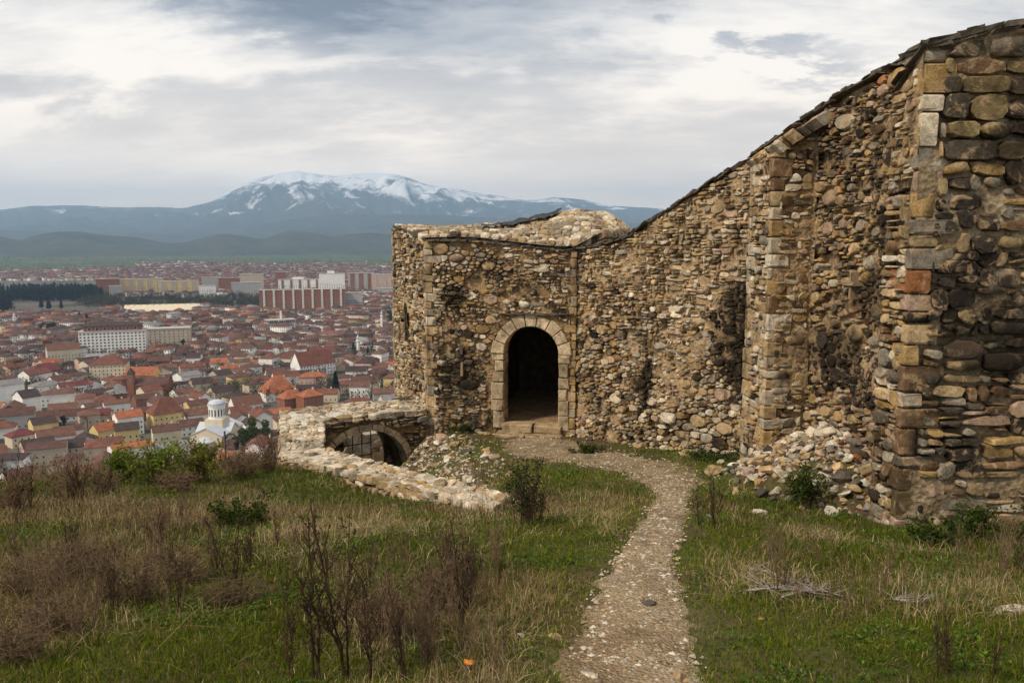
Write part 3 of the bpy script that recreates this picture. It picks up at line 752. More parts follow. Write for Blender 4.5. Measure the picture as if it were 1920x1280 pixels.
def build_gatehouse():
    w = Wall('gatehouse', 'stone gatehouse with dark arched doorway at the end of the footpath', 'gatehouse', (C0.x, C0.y, gz1(C0.x, C0.y-.3)))
    # --- front
    mp, L = wallface(xy(C0), xy(C1)); bot = -3.6
    pf = lambda u, v: face_pix(C0, C1, u, v)
    top = interp([pf(803, 449), pf(850, 447), pf(900, 449), pf(950, 455), pf(1000, 461), pf(1040, 465), pf(1080, 465)])
    sL, z0 = pf(945, 790); sR, _ = pf(1047, 790); _, zs = pf(996, 664); sc_ = (sL+sR)/2; R = (sR-sL)/2; z0 -= .02
    ring = .31
    def hole(s, t, e=0.):
        if abs(s-sc_) < R+e and t < zs: return t > bot-1
        return (s-sc_)**2+(t-zs)**2 < (R+e)**2 and t >= zs
    inner = lambda s, t: hole(s, t, .14) and t > z0-.5
    outer = lambda s, t: hole(s, t, ring*.9)
    V, Fc = mortar_face(mp, L, bot, top, skip=inner, seed=3); w.part('mortar_core', V, Fc, M['mortar'], True)
    cutg = lambda s, t: fbm(np.array([s*.8+3]), np.array([t*1.1]), 33, 3)[0] > .5
    ps = [P for P in pack(0.0, L, bot+.0, top(0)+.1, .14, 1.6, 101, .5) if cutg(*P[0])]+[P for P in rubble(0.0, L, bot+.0, top(0)+.1, .35, .165, 101, .3) if not cutg(*P[0])]
    below = lambda s, t: t < top(min(max(s, 0), L))-.02
    def cf(s, t, c):
        k = fbm(np.array([s*1.3]), np.array([t*1.3]), 77)[0]
        if t < zs+.1 and s < sL-.3 and random.random() < .38: c = np.array(PAL['dark'])*random.uniform(.4, 1.3)
        return c*(.7+.6*k)
    w.stones(ps, mp, MIX_GATE, (.015, .10), skip=outer, miss=.09, clip=below, colfn=cf, gap=.009, srange=(.14, L-.12))
    # voussoirs and jambs
    n = 9
    for i in range(n):
        a0 = math.pi*i/n+.012; a1 = math.pi*(i+1)/n-.012; V = []
        ro = R+ring*random.uniform(.88, 1.06)
        for h in (-.5, .055, .075):
            ins = .0 if h < .07 else .018
            for (r, a) in ((R+ins, a0+ins*.6), (R+ins, (a0+a1)/2), (R+ins, a1-ins*.6), (ro-ins, a1-ins*.6), (ro-ins, (a0+a1)/2), (ro-ins, a0+ins*.6)):
                V.append(mp(sc_+r*math.cos(a), zs+r*math.sin(a), h+random.uniform(-.006, .006)))
        Fc = [tuple(range(6)), tuple(range(17, 11, -1))]
        for k in range(2):
            for q in range(6): Fc.append((k*6+q, k*6+(q+1) % 6, k*6+6+(q+1) % 6, k*6+6+q)[::-1])
        w.part('voussoir', V, Fc, M['ashlar'], cols=np.repeat([np.array((.57, .45, .30))*random.uniform(.75, 1.2)], len(V), 0))
    for sd in (-1, 1):
        z = z0-.15
        while z < zs-.03:
            h = min(random.uniform(.26, .46), zs-z); wd = ring*random.uniform(.75, 1.2)
            if zs-z-h < .12: h = zs-z
            a, b_ = (sc_-R-wd, sc_-R) if sd < 0 else (sc_+R, sc_+R+wd*.8)
            V, Fc = block(mp, a+.006, b_-.0, z+.008, z+h-.008, -.5, .055+random.uniform(0, .03))
            w.part('jamb_stone', V, Fc, M['ashlar'], cols=np.repeat([np.array((.57, .45, .29))*random.uniform(.7, 1.2)], len(V), 0)); z += h
    # passage behind the door
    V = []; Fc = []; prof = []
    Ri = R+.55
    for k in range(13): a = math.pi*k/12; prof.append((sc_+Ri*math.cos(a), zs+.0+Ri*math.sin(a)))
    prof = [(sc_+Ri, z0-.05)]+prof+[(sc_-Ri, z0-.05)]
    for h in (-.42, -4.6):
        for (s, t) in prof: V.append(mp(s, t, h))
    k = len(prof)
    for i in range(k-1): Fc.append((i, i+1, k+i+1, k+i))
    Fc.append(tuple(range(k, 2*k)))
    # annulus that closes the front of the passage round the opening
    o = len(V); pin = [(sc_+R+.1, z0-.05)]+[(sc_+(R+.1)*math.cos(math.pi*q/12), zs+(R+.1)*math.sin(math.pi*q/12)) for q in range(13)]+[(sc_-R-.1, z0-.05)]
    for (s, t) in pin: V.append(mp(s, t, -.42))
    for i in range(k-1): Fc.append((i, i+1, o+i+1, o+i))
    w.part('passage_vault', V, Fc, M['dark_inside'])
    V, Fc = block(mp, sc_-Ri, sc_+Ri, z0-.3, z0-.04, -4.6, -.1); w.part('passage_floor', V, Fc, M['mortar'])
    for (a, b_, lo, hi, h0, h1) in ((sL-.02, sc_+.08, -.06-.16, .02, -.2, .22), (sc_+.10, sR+.1, -.22, .0, -.2, .20), (sL-.12, sc_-.1, -.50, -.2, -.2, .50), (sc_-.08, sR+.12, -.52, -.22, -.2, .46)):
        V, Fc = block(mp, a, b_, z0+lo, z0+hi, h0, h1, .035, .02)
        w.part('step_stone', V, Fc, M['ashlar'], cols=np.repeat([np.array((.40, .30, .18))*random.uniform(.8, 1.1)], len(V), 0))
    # ledge of slabs over the arch
    for (u0, u1) in ((938, 985), (986, 1030), (1031, 1076)):
        s0_, zt = pf(u0, 588); s1_, _ = pf(u1, 588); V, Fc = block(mp, s0_, s1_, zt-.02, zt+.02, -.1, .14, .008); w.part('ledge_slab', V, Fc, M['slate'])
    # wooden peg in the wall
    s_, z_ = pf(868, 690); V, Fc = block(mp, s_-.03, s_+.03, z_-.2, z_+.17, 0, .13, .006); w.part('wooden_peg', V, Fc, M['wood'])
    s_, z_ = pf(866, 655); V, Fc = block(mp, s_-.05, s_+.04, z_-.13, z_+.14, 0, .09, .006); w.part('wooden_peg', V, Fc, M['slate'])
    # --- left face
    mpl, Ll = wallface(xy(CB), xy(C0)); pl = lambda u, v: face_pix(CB, C0, u, v)
    topl = interp([(0, pl(742, 424)[1]), (Ll*.5, pl(765, 432)[1]), (Ll, top(0))])
    sN, zN = pl(765, 640); zN2 = pl(765, 585)[1]
    nis = lambda s, t: (abs(s-sN) < .28 and zN < t < zN2) or (s-sN)**2+(t-zN2)**2 < .28**2
    V, Fc = mortar_face(mpl, Ll, -6., topl, step=.11, seed=9, skip=nis); w.part('mortar_core', V, Fc, M['mortar'], True)
    w.stones(rubble(0, Ll, -6, .35+CAMZ, .46, .22, 102), mpl, MIX_GATE, (.03, .08), srange=(.12, Ll-.12), clip=lambda s, t: t < topl(s)-.03, skip=nis, miss=.08)
    V = []; Fc = []; k = 0
    pr = [(-.3, zN), (.3, zN), (.3, zN2)]+[(.3*math.cos(a*math.pi/6), zN2+.3*math.sin(a*math.pi/6)) for a in range(1, 6)]+[(-.3, zN2)]
    for h in (.03, -.45):
        for a, t in pr: V.append(mpl(sN+a, t, h))
    k = len(pr)
    for i in range(k): Fc.append((i, (i+1) % k, k+(i+1) % k, k+i))
    Fc.append(tuple(range(k, 2*k))); w.part('window_niche', V, Fc, M['dark_inside'])
    for i in range(7):
        a0, a1 = math.pi*i/7+.02, math.pi*(i+1)/7-.02; V = []
        for h in (-.1, .06):
            for r, a in ((.28, a0), (.28, a1), (.44, a1), (.44, a0)): V.append(mpl(sN+r*math.cos(a), zN2+r*math.sin(a), h))
        w.part('niche_voussoir', V, [(0,1,2,3),(7,6,5,4),(0,4,5,1),(1,5,6,2),(2,6,7,3),(3,7,4,0)], M['ashlar'], cols=np.repeat([np.array((.5, .4, .26))*random.uniform(.8, 1.2)], 8, 0))
    # corner stones
    d1 = (Vector(xy(C1))-Vector(xy(C0))).normalized(); d2 = (Vector(xy(CB))-Vector(xy(C0))).normalized()
    n1 = Vector((d1.y, -d1.x)); dl = -d2; n2 = Vector((dl.y, -dl.x))
    quoins(w, xy(C0), d1, d2, -3.5, top(0)-.04, dict(pale=30, tan=40, cream=10, grey=14), n1, n2)
    quoins(w, xy(CB), (-d2.x, -d2.y), (-n1.x, -n1.y), -5, topl(0)-.04, dict(pale=20, tan=40, grey=14), n2, (-d1.x, -d1.y))
    dA = (Vector(xy(A1))-Vector(xy(A0))).normalized()
    quoins(w, xy(C1), (-d1.x, -d1.y), (-n1.x, -n1.y), -3.6, top(L)-.06, dict(tan=50, ochre=20, pale=16), n1, (d1.x, d1.y), wmin=.12, wmax=.26, proud=.03)
    # back and right of the block
    zb = top(L)-.02
    V = [(*xy(C1), -4), (*xy(CR), -4), (*xy(CR), zb+.5), (*xy(C1), zb), (*xy(CB), -6), (*xy(CB), topl(0))]
    w.part('rear_wall', V, [(0, 1, 2, 3), (1, 4, 5, 2)], M['mortar'])
    # --- roof: rubble-covered, rising to a mound; (a along the front, b towards the back)
    RP = [(0, 424, 4.3), (.15, 426, 4.0), (.33, 426, 3.6), (.5, 420, 3.0), (.66, 408, 2.6), (.75, 400, 2.3), (.84, 395, 2.1), (.93, 402, 1.8), (1.04, 418, 1.3), (1.16, 440, .9)]
    us = [740, 800, 880, 950, 1010, 1050, 1095, 1135, 1165, 1190]
    dF = Vector(xy(C1))-Vector(xy(C0)); bk = -n1
    def rf(a, b_, h=0.):
        """roof surface; a 0..1.16 along the front edge, b 0 front .. 1 ridge .. 2 behind"""
        f = Vector(xy(C0))+dF*a
        dep = np.interp(a, [q[0] for q in RP], [q[2] for q in RP])
        ur = np.interp(a, [q[0] for q in RP], us); vr = np.interp(a, [q[0] for q in RP], [q[1] for q in RP])
        left = max(0, .25-a)/.25
        g = f+bk*dep; g = g+Vector((d2.x, d2.y))*0
        yb = g.y; rp = pd(ur, vr, yb)
        zf = top(a*L) if a < 1 else top(L)+(a-1)*2.0
        bb = max(0., min(b_, 1.)); e = bb**.8
        z = zf+.05+(rp.z-zf-.05)*e - (max(0, b_-1)**2)*.8
        x = f.x+(rp.x-f.x)*min(b_, 1.); y = f.y+(rp.y-f.y)*b_
        z += .05*(fbm(np.array([x*2.2]), np.array([y*2.2]), 31)[0]-.5)*min(1, bb*4)
        return Vector((x, y, z+h))
    na, nb = 46, 22; V = []
    for i in range(na):
        for j in range(nb): V.append(rf(-.02+1.18*i/(na-1), -.02+1.8*j/(nb-1)))
    w.part('roof', V, [tuple(int(q) for q in f) for f in grid_faces(na, nb)], M['mortar_pale'], True)
    ps = pack(0, 4.5, 0, 2.9, .17, 1.25, 105, .4)
    mpr = lambda s, t, h: rf(s/4.5*1.16, t/2.9*1.25, h)
    w.stones(ps, mpr, MIX_ROOF, (.03, .09), miss=.1, name='roof_stone', clip=lambda s, t: t > .06)
    # round pale stones bedded along the front edge, dark felt and slabs below them
    coping(w, mp, L*1.0, top, .5, lift=-.055, over=.10, th=(.025, .05), seed=5)
    coping(w, mp, L*1.0, top, .4, lift=-.01, over=.06, w=(.15, .35), th=(.02, .04), mat='felt', seed=6)
    coping(w, mpl, Ll, topl, .4, s0=.1, lift=-.02, over=.07, th=(.03, .05), seed=7)
    s = .02
    while s < L:
        ww = random.uniform(.16, .36); hh = random.uniform(.10, .17)
        P = [(s, 0), (s+ww, 0), (s+ww, hh), (s, hh)]; t_ = top(s+ww/2)+.03
        mq = lambda a, b_, h: mp(a, t_+b_, h-.06)
        V, Fc = stone_geo(P, mq, random.uniform(.06, .14), sink=.15, rounds=2, gap=.006)
        w.add_raw(V, Fc, pick_col(MIX_ROOF), 'edge_stone'); s += ww+.01
    # crumpled roofing felt lying on the roof
    V = []; na, nb = 40, 6
    for i in range(na):
        for j in range(nb):
            a = .38+.38*i/(na-1); b_ = .52+.30*(i/(na-1))+.05*math.sin(i*.7)+(j/(nb-1)-.5)*.24
            V.append(rf(a, b_, .10+.09*fbm(np.array([i*.7]), np.array([j*.9]), 41)[0]))
    w.part('roofing_felt', V, [tuple(int(q) for q in f) for f in grid_faces(na, nb)], M['felt'], True)
    w.finish()
build_gatehouse()

def build_curtain():
    w = Wall('curtain_wall', 'long rubble-stone fortress wall climbing from the gatehouse, topped with dark slabs', 'fortress wall', (A1.x, A1.y, gz1(A1.x-.2, A1.y-.2)))
    mpA, LA = wallface(xy(A0), xy(A1)); fa = lambda u, v: face_pix(A0, A1, u, v)
    mpB, LB = wallface(xy(A1), xy(A3)); fb = lambda u, v: face_pix(A1, A3, u, v)
    topA = interp([fa(1080, 464), fa(1110, 462), fa(1150, 452), fa(1180, 440), fa(1205, 424), fa(1250, 396), fa(1320, 350), fa(1398, 302)])
    tB = [fb(1398, 302), fb(1440, 272), fb(1500, 230), fb(1560, 190), fb(1610, 160), fb(1660, 132), fb(1700, 110), fb(1740, 92)]
    topB = interp(tB)
    blob = lambda s, t, cs, ct, rs_, rt: ((s-cs)/rs_)**2+((t-ct)/rt)**2
    sD, tD = fa(1380, 625); sD2, tD2 = fa(1215, 720); sW, tW = fa(1170, 760)
    def cfA(s, t, c):
        n = fbm(np.array([s*2.]), np.array([t*2.]), 78)[0]
        if blob(s, t, sD, tD, .75, .95)+2*(n-.5) < 1 or blob(s, t, sD2, tD2, .22, .55)+2*(n-.5) < 1 and random.random() < .9: return np.array(PAL['black'])*random.uniform(.5, 1.8)
        return c*(.65+.7*n)
    szA = lambda s, t: .8 if t < fa(1250, 600)[1] else 1.05
    cut = lambda s: fa(1250, 640)[1]+.5*math.sin(s*1.7)+.25*math.sin(s*5)
    V, Fc = mortar_face(mpA, LA, -4., topA, seed=13, amp=.03); w.part('mortar_core', V, Fc, M['mortar_plaster'], True)
    w.stones([P for P in rubble(0, LA, -4, topA(LA)+.1, .34, .165, 111) if P[0][1] > cut(P[0][0])]+[P for P in pack(0, LA, -4, topA(LA)+.1, .135, 1.6, 111, .52) if P[0][1] <= cut(P[0][0])], mpA, MIX_CURT, (.01, .085), clip=lambda s, t: t < topA(s)-.03, srange=(.03, LA), miss=.09, colfn=cfA, gap=.010)
    V, Fc = mortar_face(mpB, LB, -3.4, topB, seed=17, amp=.045); w.part('mortar_core', V, Fc, M['mortar_plaster'], True)
    sE, tE = fb(1690, 380); sF, tF = fb(1600, 700); sG, tG = fb(1500, 660)
    def cfB(s, t, c):
        n = fbm(np.array([s*2.2]), np.array([t*2.2]), 79)[0]
        if blob(s, t, sE, tE, .8, .9)+2.4*(n-.5) < 1 or blob(s, t, sF, tF, 1.3, .45)+2.4*(n-.5) < 1 or blob(s, t, sG, tG, .5, .6)+2.4*(n-.5) < 1 and random.random() < .85: return np.array(PAL['black'])*random.uniform(.5, 2)
        return c*(.62+.7*n)
    w.stones(pack(0, LB, -3.4, topB(LB)+.1, .128, 1.6, 112, .58), mpB, MIX_B, (.004, .06), clip=lambda s, t: t < topB(s)-.03, miss=.14, colfn=cfB, gap=.013)
    # thickness, back, top
    dA_ = Vector((xy(A1)[0]-xy(A0)[0], xy(A1)[1]-xy(A0)[1])).normalized(); nA = Vector((dA_.y, -dA_.x)); nB = Vector((dB.y, -dB.x)); T = 1.1
    V = []; Fc = []
    ss = [(mpA, s, topA) for s in np.linspace(0, LA, 16)]+[(mpB, s, topB) for s in np.linspace(.02, LB, 16)]
    for f, s, tp in ss:
        V += [f(s, tp(s)-.02, -.02), f(s, tp(s)+.12, -T), f(s, -4.5, -T)]
    for i in range(len(ss)-1): a = i*3; Fc += [(a, a+3, a+4, a+1), (a+1, a+4, a+5, a+2)]
    w.part('wall_back', V, Fc, M['mortar'], False)
    for k, (lift, over, ww, th) in enumerate(((-.03, .07, (.12, .4), (.02, .05)), (.015, .02, (.10, .3), (.02, .06)))):
        coping(w, mpA, LA, topA, .55-.1*k, s0=.1, lift=lift, over=over+.02, w=ww, th=th, seed=20+k)
        coping(w, mpB, LB-.3, topB, .55-.1*k, lift=lift, over=over+.02, w=ww, th=th, seed=30+k, mat='slate')
    # first buttress: front flush strip facing left, near side facing down the path
    pr = .72; bl = .85; o_ = min(np.linspace(.3, 3.5, 200), key=lambda q: abs(proj((A1.x+dB.x*q+nB.x*pr, A1.y+dB.y*q+nB.y*pr, -.5))[0]-1438))-bl; b0 = Vector(xy(A1))+dB*o_
    pts = [b0, b0+nB*pr, b0+nB*pr+dB*bl, b0+dB*bl]
    p = [Vector(q) for q in pts]
    zt0 = topB(o_)-.25; 
    for k, (a, b_) in enumerate(((p[0], p[1]), (p[1], p[2]), (p[2], p[3]))):
        mq, Lq = wallface((a.x, a.y), (b_.x, b_.y))
        bt = lambda s: topB(max(0, o_)+s)-.62
        top_ = (lambda s: bt(0)+.3*(1-s/Lq)) if k == 0 else ((lambda s: bt(s)) if k == 1 else (lambda s: bt(bl)+.3*s/Lq))
        V, Fc = mortar_face(mq, Lq, -3.6, top_, seed=40+k, amp=.03); w.part('buttress_core', V, Fc, M['mortar_plaster'], True)
        w.stones(rubble(0, Lq, -3.6, zt0+.4, .42, .2, 120+k), mq, MIX_CURT, (.01, .05), clip=lambda s, t: t < top_(s)-.03, srange=(.08, Lq-.08), miss=.07)
    for (pp, da, db, na_, nb_) in ((p[1], dB, -nB, nB, -dB), (p[2], -dB, -nB, nB, dB)):
        quoins(w, (pp.x, pp.y), (da.x, da.y), (db.x, db.y), -3.3, (bt(0) if pp is p[1] else bt(bl))-.03, dict(tan=44, pale=36, ochre=10, cream=18, brown=6), (na_.x, na_.y), (nb_.x, nb_.y), hmin=.14, hmax=.3, wmin=.2, wmax=.34, proud=.03)
    # sloping stone cap that leads the buttress back into the wall
    V = []; n_ = 10
    for i in range(n_):
        for j in range(6):
            s = i/(n_-1)*(bl+.06)-.03; h = pr*(1-j/5)+.02
            q = b0+dB*s+nB*h; V.append((q.x, q.y, bt(s)-.02+.45*(j/5)**.8))
    w.part('buttress_cap', V, [tuple(int(q) for q in f) for f in grid_faces(n_, 6)], M['mortar_plaster'], True)
    capm = lambda s, t, h: Vector((b0.x+dB.x*s+nB.x*(pr*(1-t)+.02+h*.8), b0.y+dB.y*s+nB.y*(pr*(1-t)+.02+h*.8), bt(s)-.02+.45*max(t, 0)**.8+h*.6))
    w.stones(pack(0, bl, 0.02, .98, .2, 1.2, 126, .35), capm, MIX_CURT, (.03, .09), miss=.05)
    # splayed footing of the buttress
    foot = [Vector((q.x, q.y)) for q in (p[1]-dB*.18+nB*.16, p[1]+dB*.9+nB*.16)]
    # wooden T built into the wall
    s_, z_ = fb(1608, 535); V, Fc = block(mpB, s_-.03, s_+.03, z_-.2, z_+.2, 0, .12, .006); w.part('wooden_tie', V, Fc, M['wood'])
    V, Fc = block(mpB, s_-.16, s_+.14, z_+.0, z_+.05, 0, .16, .006); w.part('wooden_tie', V, Fc, M['wood'])
    w.finish()
build_curtain()

T0 = Vector((4.30, 8.5)); TD = Vector((1., .06)).normalized()
def build_tower():
    w = Wall('wall_tower', 'tall corner pier of squared ochre and grey blocks standing in the grass', 'tower', (T0.x+.5, T0.y, gz1(T0.x, T0.y-.2)))
    T1 = T0+TD*4.5; mp, L = wallface((T0.x, T0.y), (T1.x, T1.y)); f = lambda u, v: face_pix(T0, T1, u, v)
    top = interp([(0, f(1745, 88)[1]), f(1800, 74), f(1850, 62), f(1900, 52), (L, f(1900, 52)[1]+.25)])
    zA = f(1800, 300)[1]; zB = f(1800, 560)[1]
    V, Fc = mortar_face(mp, L, -2.6, top, seed=51, amp=.04); w.part('mortar_core', V, Fc, M['mortar_pale'], True)
    def cf(s, t, c):
        n = fbm(np.array([s*1.6]), np.array([t*1.6]), 88)[0]
        if t > zA and random.random() < .34: c = np.array(PAL['olive'])*random.uniform(.8, 1.5)
        if n > .56 and random.random() < .75: c = np.array(PAL['black'])*random.uniform(.8, 2)
        return c*(.7+.6*n)
    clip = lambda s, t: t < top(min(max(s, 0), L))-.02
    w.stones(courses(.0, L, zA, top(L)+.3, .235, .50, 131), mp, MIX_TOW, (.02, .05), clip=clip, rounds=1, dome=.92, gap=.010, srange=(.2, L), colfn=cf, n=12)
    szT = lambda s, t: 1.0+.25*math.sin(s*3+t*2)
    w.stones(rubble(.0, L, -2.5, zA, .56, .27, 139), mp, MIX_TOW, (.01, .065), clip=clip, gap=.012, srange=(.2, L), colfn=cf, miss=.06, dome=.86)
    # left-hand strip
    dS = Vector((-.02, 1)).normalized(); S1 = T0+dS*.62
    mq, Lq = wallface((S1.x, S1.y), (T0.x, T0.y)); topq = lambda s: top(0)-.3*(1-s/Lq)
    V, Fc = mortar_face(mq, Lq, -2.6, topq, seed=52, amp=.03); w.part('mortar_core', V, Fc, M['mortar_plaster'], True)
    w.stones(rubble(0, Lq, -2.5, top(0), .4, .2, 133), mq, MIX_CURT, (.015, .05), clip=lambda s, t: t < topq(s)-.03, srange=(0, Lq-.1), miss=.1)
    quoins(w, (T0.x, T0.y), (TD.x, TD.y), (dS.x, dS.y), -2.4, top(0)-.03, MIX_TOW, (TD.y, -TD.x), (-dS.y, dS.x), hmin=.12, hmax=.36, wmin=.14, wmax=.42, proud=.012)
    # return to the wall, rear
    R1 = S1+Vector((1.6, .25)); zt = topq(0)
    V = [(S1.x, S1.y, -2.8), (R1.x, R1.y, -2.8), (R1.x, R1.y, zt), (S1.x, S1.y, zt), (T1.x, T1.y, -2.8), (T1.x, T1.y+1.5, -2.8), (T1.x, T1.y+1.5, top(L)), (T1.x, T1.y, top(L))]
    w.part('rear_wall', V, [(0, 3, 2, 1), (1, 2, 6, 5), (4, 5, 6, 7)], M['mortar'])
    V = [mp(0, top(0)-.01, 0)]+[mp(s, top(s)-.01, 0) for s in np.linspace(.3, L, 8)]+[Vector((T1.x, T1.y+1.5, top(L)+.1)), Vector((R1.x, R1.y, zt+.05)), Vector((S1.x, S1.y, zt))]
    w.part('wall_top', V, [tuple(range(len(V)))], M['mortar'])
    for k in range(2):
        coping(w, mp, L, top, .5-.1*k, lift=-.02+.04*k, over=.06-.03*k, w=(.15, .5), th=(.02, .06), seed=60+k)
        coping(w, mq, Lq, topq, .4-.1*k, lift=-.02+.045*k, over=.06-.03*k, w=(.15, .35), th=(.03, .05), seed=70+k)
    w.finish()
build_tower()

# ------------------------------------------------------------------ low parapet round the sunken stair, arch and iron gate
def bil(a, b_, c, d):
    """bilinear patch a(0,0) b(1,0) c(1,1) d(0,1) measured in metres"""
    L = ((b_-a).length+(c-d).length)/2; W = ((d-a).length+(c-b_).length)/2
    N = (b_-a).cross(d-a).normalized()
    if N.z < 0: N = -N
    def mp(s, t, h):
        u, v = s/L, t/W
        return (a*(1-u)+b_*u)*(1-v)+(d*(1-u)+c*u)*v+N*h
    return mp, L, W
def build_parapet():
    w = Wall('parapet_wall', 'low pale-topped stone parapet bending round the sunken stair below the gatehouse', 'parapet', (Q1.x, Q1.y, gz1(Q1.x+.3, Q1.y-.3)), 290)
    Q0b = Q0
    for k, (a, b_, c, d) in enumerate(((Q1, Q2, Q3, Q4), (Q0, Q1, Q4, Q5), (Q8, Q5, Q6, Q7), (Q0, Q5, (Q5+Q8)/2, Q8))):
        mp, L, W = bil(a, b_, c, d); ns, nt = max(4, int(L/.1)), max(4, int(W/.1)); V = []
        for i in range(ns):
            for j in range(nt):
                s, t = L*i/(ns-1), W*j/(nt-1)
                V.append(mp(s, t, .035*(fbm(np.array([s*4.+k*9]), np.array([t*4.]), 61)[0]-.5)))
        w.part('top_mortar', V, [tuple(int(q) for q in f) for f in grid_faces(ns, nt)], M['mortar_top'], True)
        w.stones(pack(0, L, 0, W, .23, 1.5, 140+k, .4), mp, MIX_TOP, (.012, .045), clip=lambda s, t: .01 < s < L-.01 and .01 < t < W-.01, miss=.06, gap=.014, dome=.8, name='top_stone')
    def edge(a, b_, inward):
        """rounded stones bedded along the rim, so that the edge is uneven"""
        L = (b_-a).length; d = (b_-a)/L; inw = Vector(inward).normalized(); s_ = 0.
        while s_ < L-.05:
            ww = min(random.uniform(.14, .42), L-s_); dep = random.uniform(.12, .26); o_ = a+d*s_-inw*random.uniform(.0, .05)
            mq = lambda p_, q_, h: o_+d*p_+inw*q_+Vector((0, 0, h))
            V, Fc = stone_geo([(0, 0), (ww, 0), (ww, dep), (0, dep)], mq, random.uniform(.008, .03), sink=random.uniform(.06, .12), rounds=2 if random.random() < .3 else 1, gap=.004, dome=.88)
            w.add_raw(V, Fc, pick_col(MIX_TOP), 'rim_stone'); s_ += ww
    edge(Q1, Q2, (Q4-Q1).normalized()+Vector((.3, .3, 0))); edge(Q4, Q3, Q2-Q3); edge(Q2, Q3, Q1-Q2); edge(Q5, Q6, Q7-Q6); edge(Q5, Q4, Q1-Q4); edge(Q0, Q1, Q4-Q1); edge(Q0, Q8, Q5-Q8); edge(Q8, Q7, Q6-Q7)
    def side(a, b_, drop, seed, mix=MIX_CURT, size=.2):
        mp, L = wallface(xy(a), xy(b_)); top = interp([(0, a.z-.02), (L, b_.z-.02)]); bot = min(a.z, b_.z)-drop
        V, Fc = mortar_face(mp, L, bot, top, step=.12, seed=seed, amp=.03); w.part('side_mortar', V, Fc, M['mortar_plaster'], True)
        w.stones(rubble(0, L, bot, max(a.z, b_.z), .45, .2, seed), mp, mix, (.02, .07), clip=lambda s, t: t < top(s)-.01, miss=.08)
    side(Q1, Q2, 1.0, 151, dict(tan=30, pale=30, grey=18, dark=10, brown=10)); side(Q2, Q3, .8, 152); side(Q0, Q1, 3., 153); side(Q8, Q0, 3., 154)
    # inner sides (turned away from the path)
    for a, b_, dz in ((Q3, Q4, 2.6), (Q4, Q5, 2.6), (Q7, Q8, .42)):
        V = [a-Vector((0, 0, .02)), b_-Vector((0, 0, .02)), b_-Vector((0, 0, dz)), a-Vector((0, 0, dz))]
        w.part('inner_side', V, [(0, 1, 2, 3)], M['mortar'])
    # arched face
    mp, L = wallface(xy(Q5), xy(Q6)); top = interp([(0, Q5.z-.02), (L, Q6.z-.02)]); f = lambda u, v: face_pix(Q5, Q6, u, v)
    sC = f(690, 800)[0]; zTop = f(690, 806)[1]; sl = f(598, 840)[0]; sr = f(766, 880)[0]; R = (sr-sl)/2*.98; sC = (sl+sr)/2; zs = zTop-R*.92; bot = zs-1.6
    hole = lambda s, t, e=0: (t < zs and abs(s-sC) < R+e) or ((s-sC)/(R+e))**2+((t-zs)/(R*.92+e))**2 < 1
    V, Fc = mortar_face(mp, L, bot, top, step=.07, seed=62, skip=lambda s, t: hole(s, t, .06), amp=.03); w.part('side_mortar', V, Fc, M['mortar'], True)
    w.stones(rubble(0, L, bot, Q5.z+.1, .42, .17, 155), mp, dict(tan=26, brown=18, dark=14, grey=20, pale=10, ochre=8), (.03, .09), skip=lambda s, t: hole(s, t, .13), clip=lambda s, t: t < top(s)-.02, miss=.07)
    n = 11; V = []
    for i in range(n):
        a0, a1 = math.pi*i/n+.012, math.pi*(i+1)/n-.012; V = []
        for h in (-.4, .07):
            for r, a in ((0, a0), (0, a1), (.16, a1), (.16, a0)): V.append(mp(sC+(R+r)*math.cos(a), zs+(R*.92+r)*math.sin(a), h))
        w.part('voussoir', V, [(0,1,2,3),(7,6,5,4),(0,4,5,1),(1,5,6,2),(2,6,7,3),(3,7,4,0)], M['ashlar'], cols=np.repeat([np.array((.40, .31, .20))*random.uniform(.75, 1.2)], 8, 0))
    # vault
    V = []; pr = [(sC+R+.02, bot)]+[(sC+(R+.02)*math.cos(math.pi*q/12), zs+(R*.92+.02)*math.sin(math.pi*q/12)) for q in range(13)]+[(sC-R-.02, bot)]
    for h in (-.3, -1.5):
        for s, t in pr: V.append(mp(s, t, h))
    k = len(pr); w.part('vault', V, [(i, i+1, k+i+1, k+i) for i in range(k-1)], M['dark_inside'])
    w.finish()
    # iron gate hung in the arch
    g = empty('iron_gate', mp(sC-R*.5, zs-1.0, -.45), 'black iron lattice gate under the low stone arch', 'gate')
    O = Vector(g.location); s0, s1, z0, z1 = sC-R*.98, f(699, 840)[0]+.15, zs-.9, zs+R*.80
    nv = 7
    for i in range(nv):
        s = s0+(s1-s0)*i/(nv-1); zt = min(z1, zs+R*.92*math.sqrt(max(.02, 1-((s-sC)/(R*1.02))**2)))
        mb = MB(); mb.tube([mp(s, z0, -.45)-O, mp(s, zt, -.45)-O], [.014, .014], 6); link('vertical_bar', mb.mesh('bar', M['iron']), g)
    for i in range(7):
        z = z0+(z1-z0)*i/6; ss = s0
        if z > zs: ss = max(s0, sC-R*math.sqrt(max(0.01, 1-((z-zs)/(R*.92))**2)))
        mb = MB(); mb.tube([mp(ss, z, -.435)-O, mp(s1, z, -.435)-O], [.014, .014], 6); link('cross_bar', mb.mesh('bar', M['iron']), g)
    # walls seen through the gate
    w2 = Wall('outer_wall', 'pale weathered stone wall standing outside behind the iron gate', 'wall', mp(sC-.4, bot, 0)+Vector((-.8, 4.0, 0)), 60)
    mo = lambda s, t, h: mp(s, t, h)+Vector((-.8, 4.0, 0))
    V, Fc = mortar_face(mo, s1+.15, bot-1.5, lambda s: zs-.05, s0=s0-.4, seed=66); w2.part('mortar_core', V, Fc, M['mortar_top'], True)
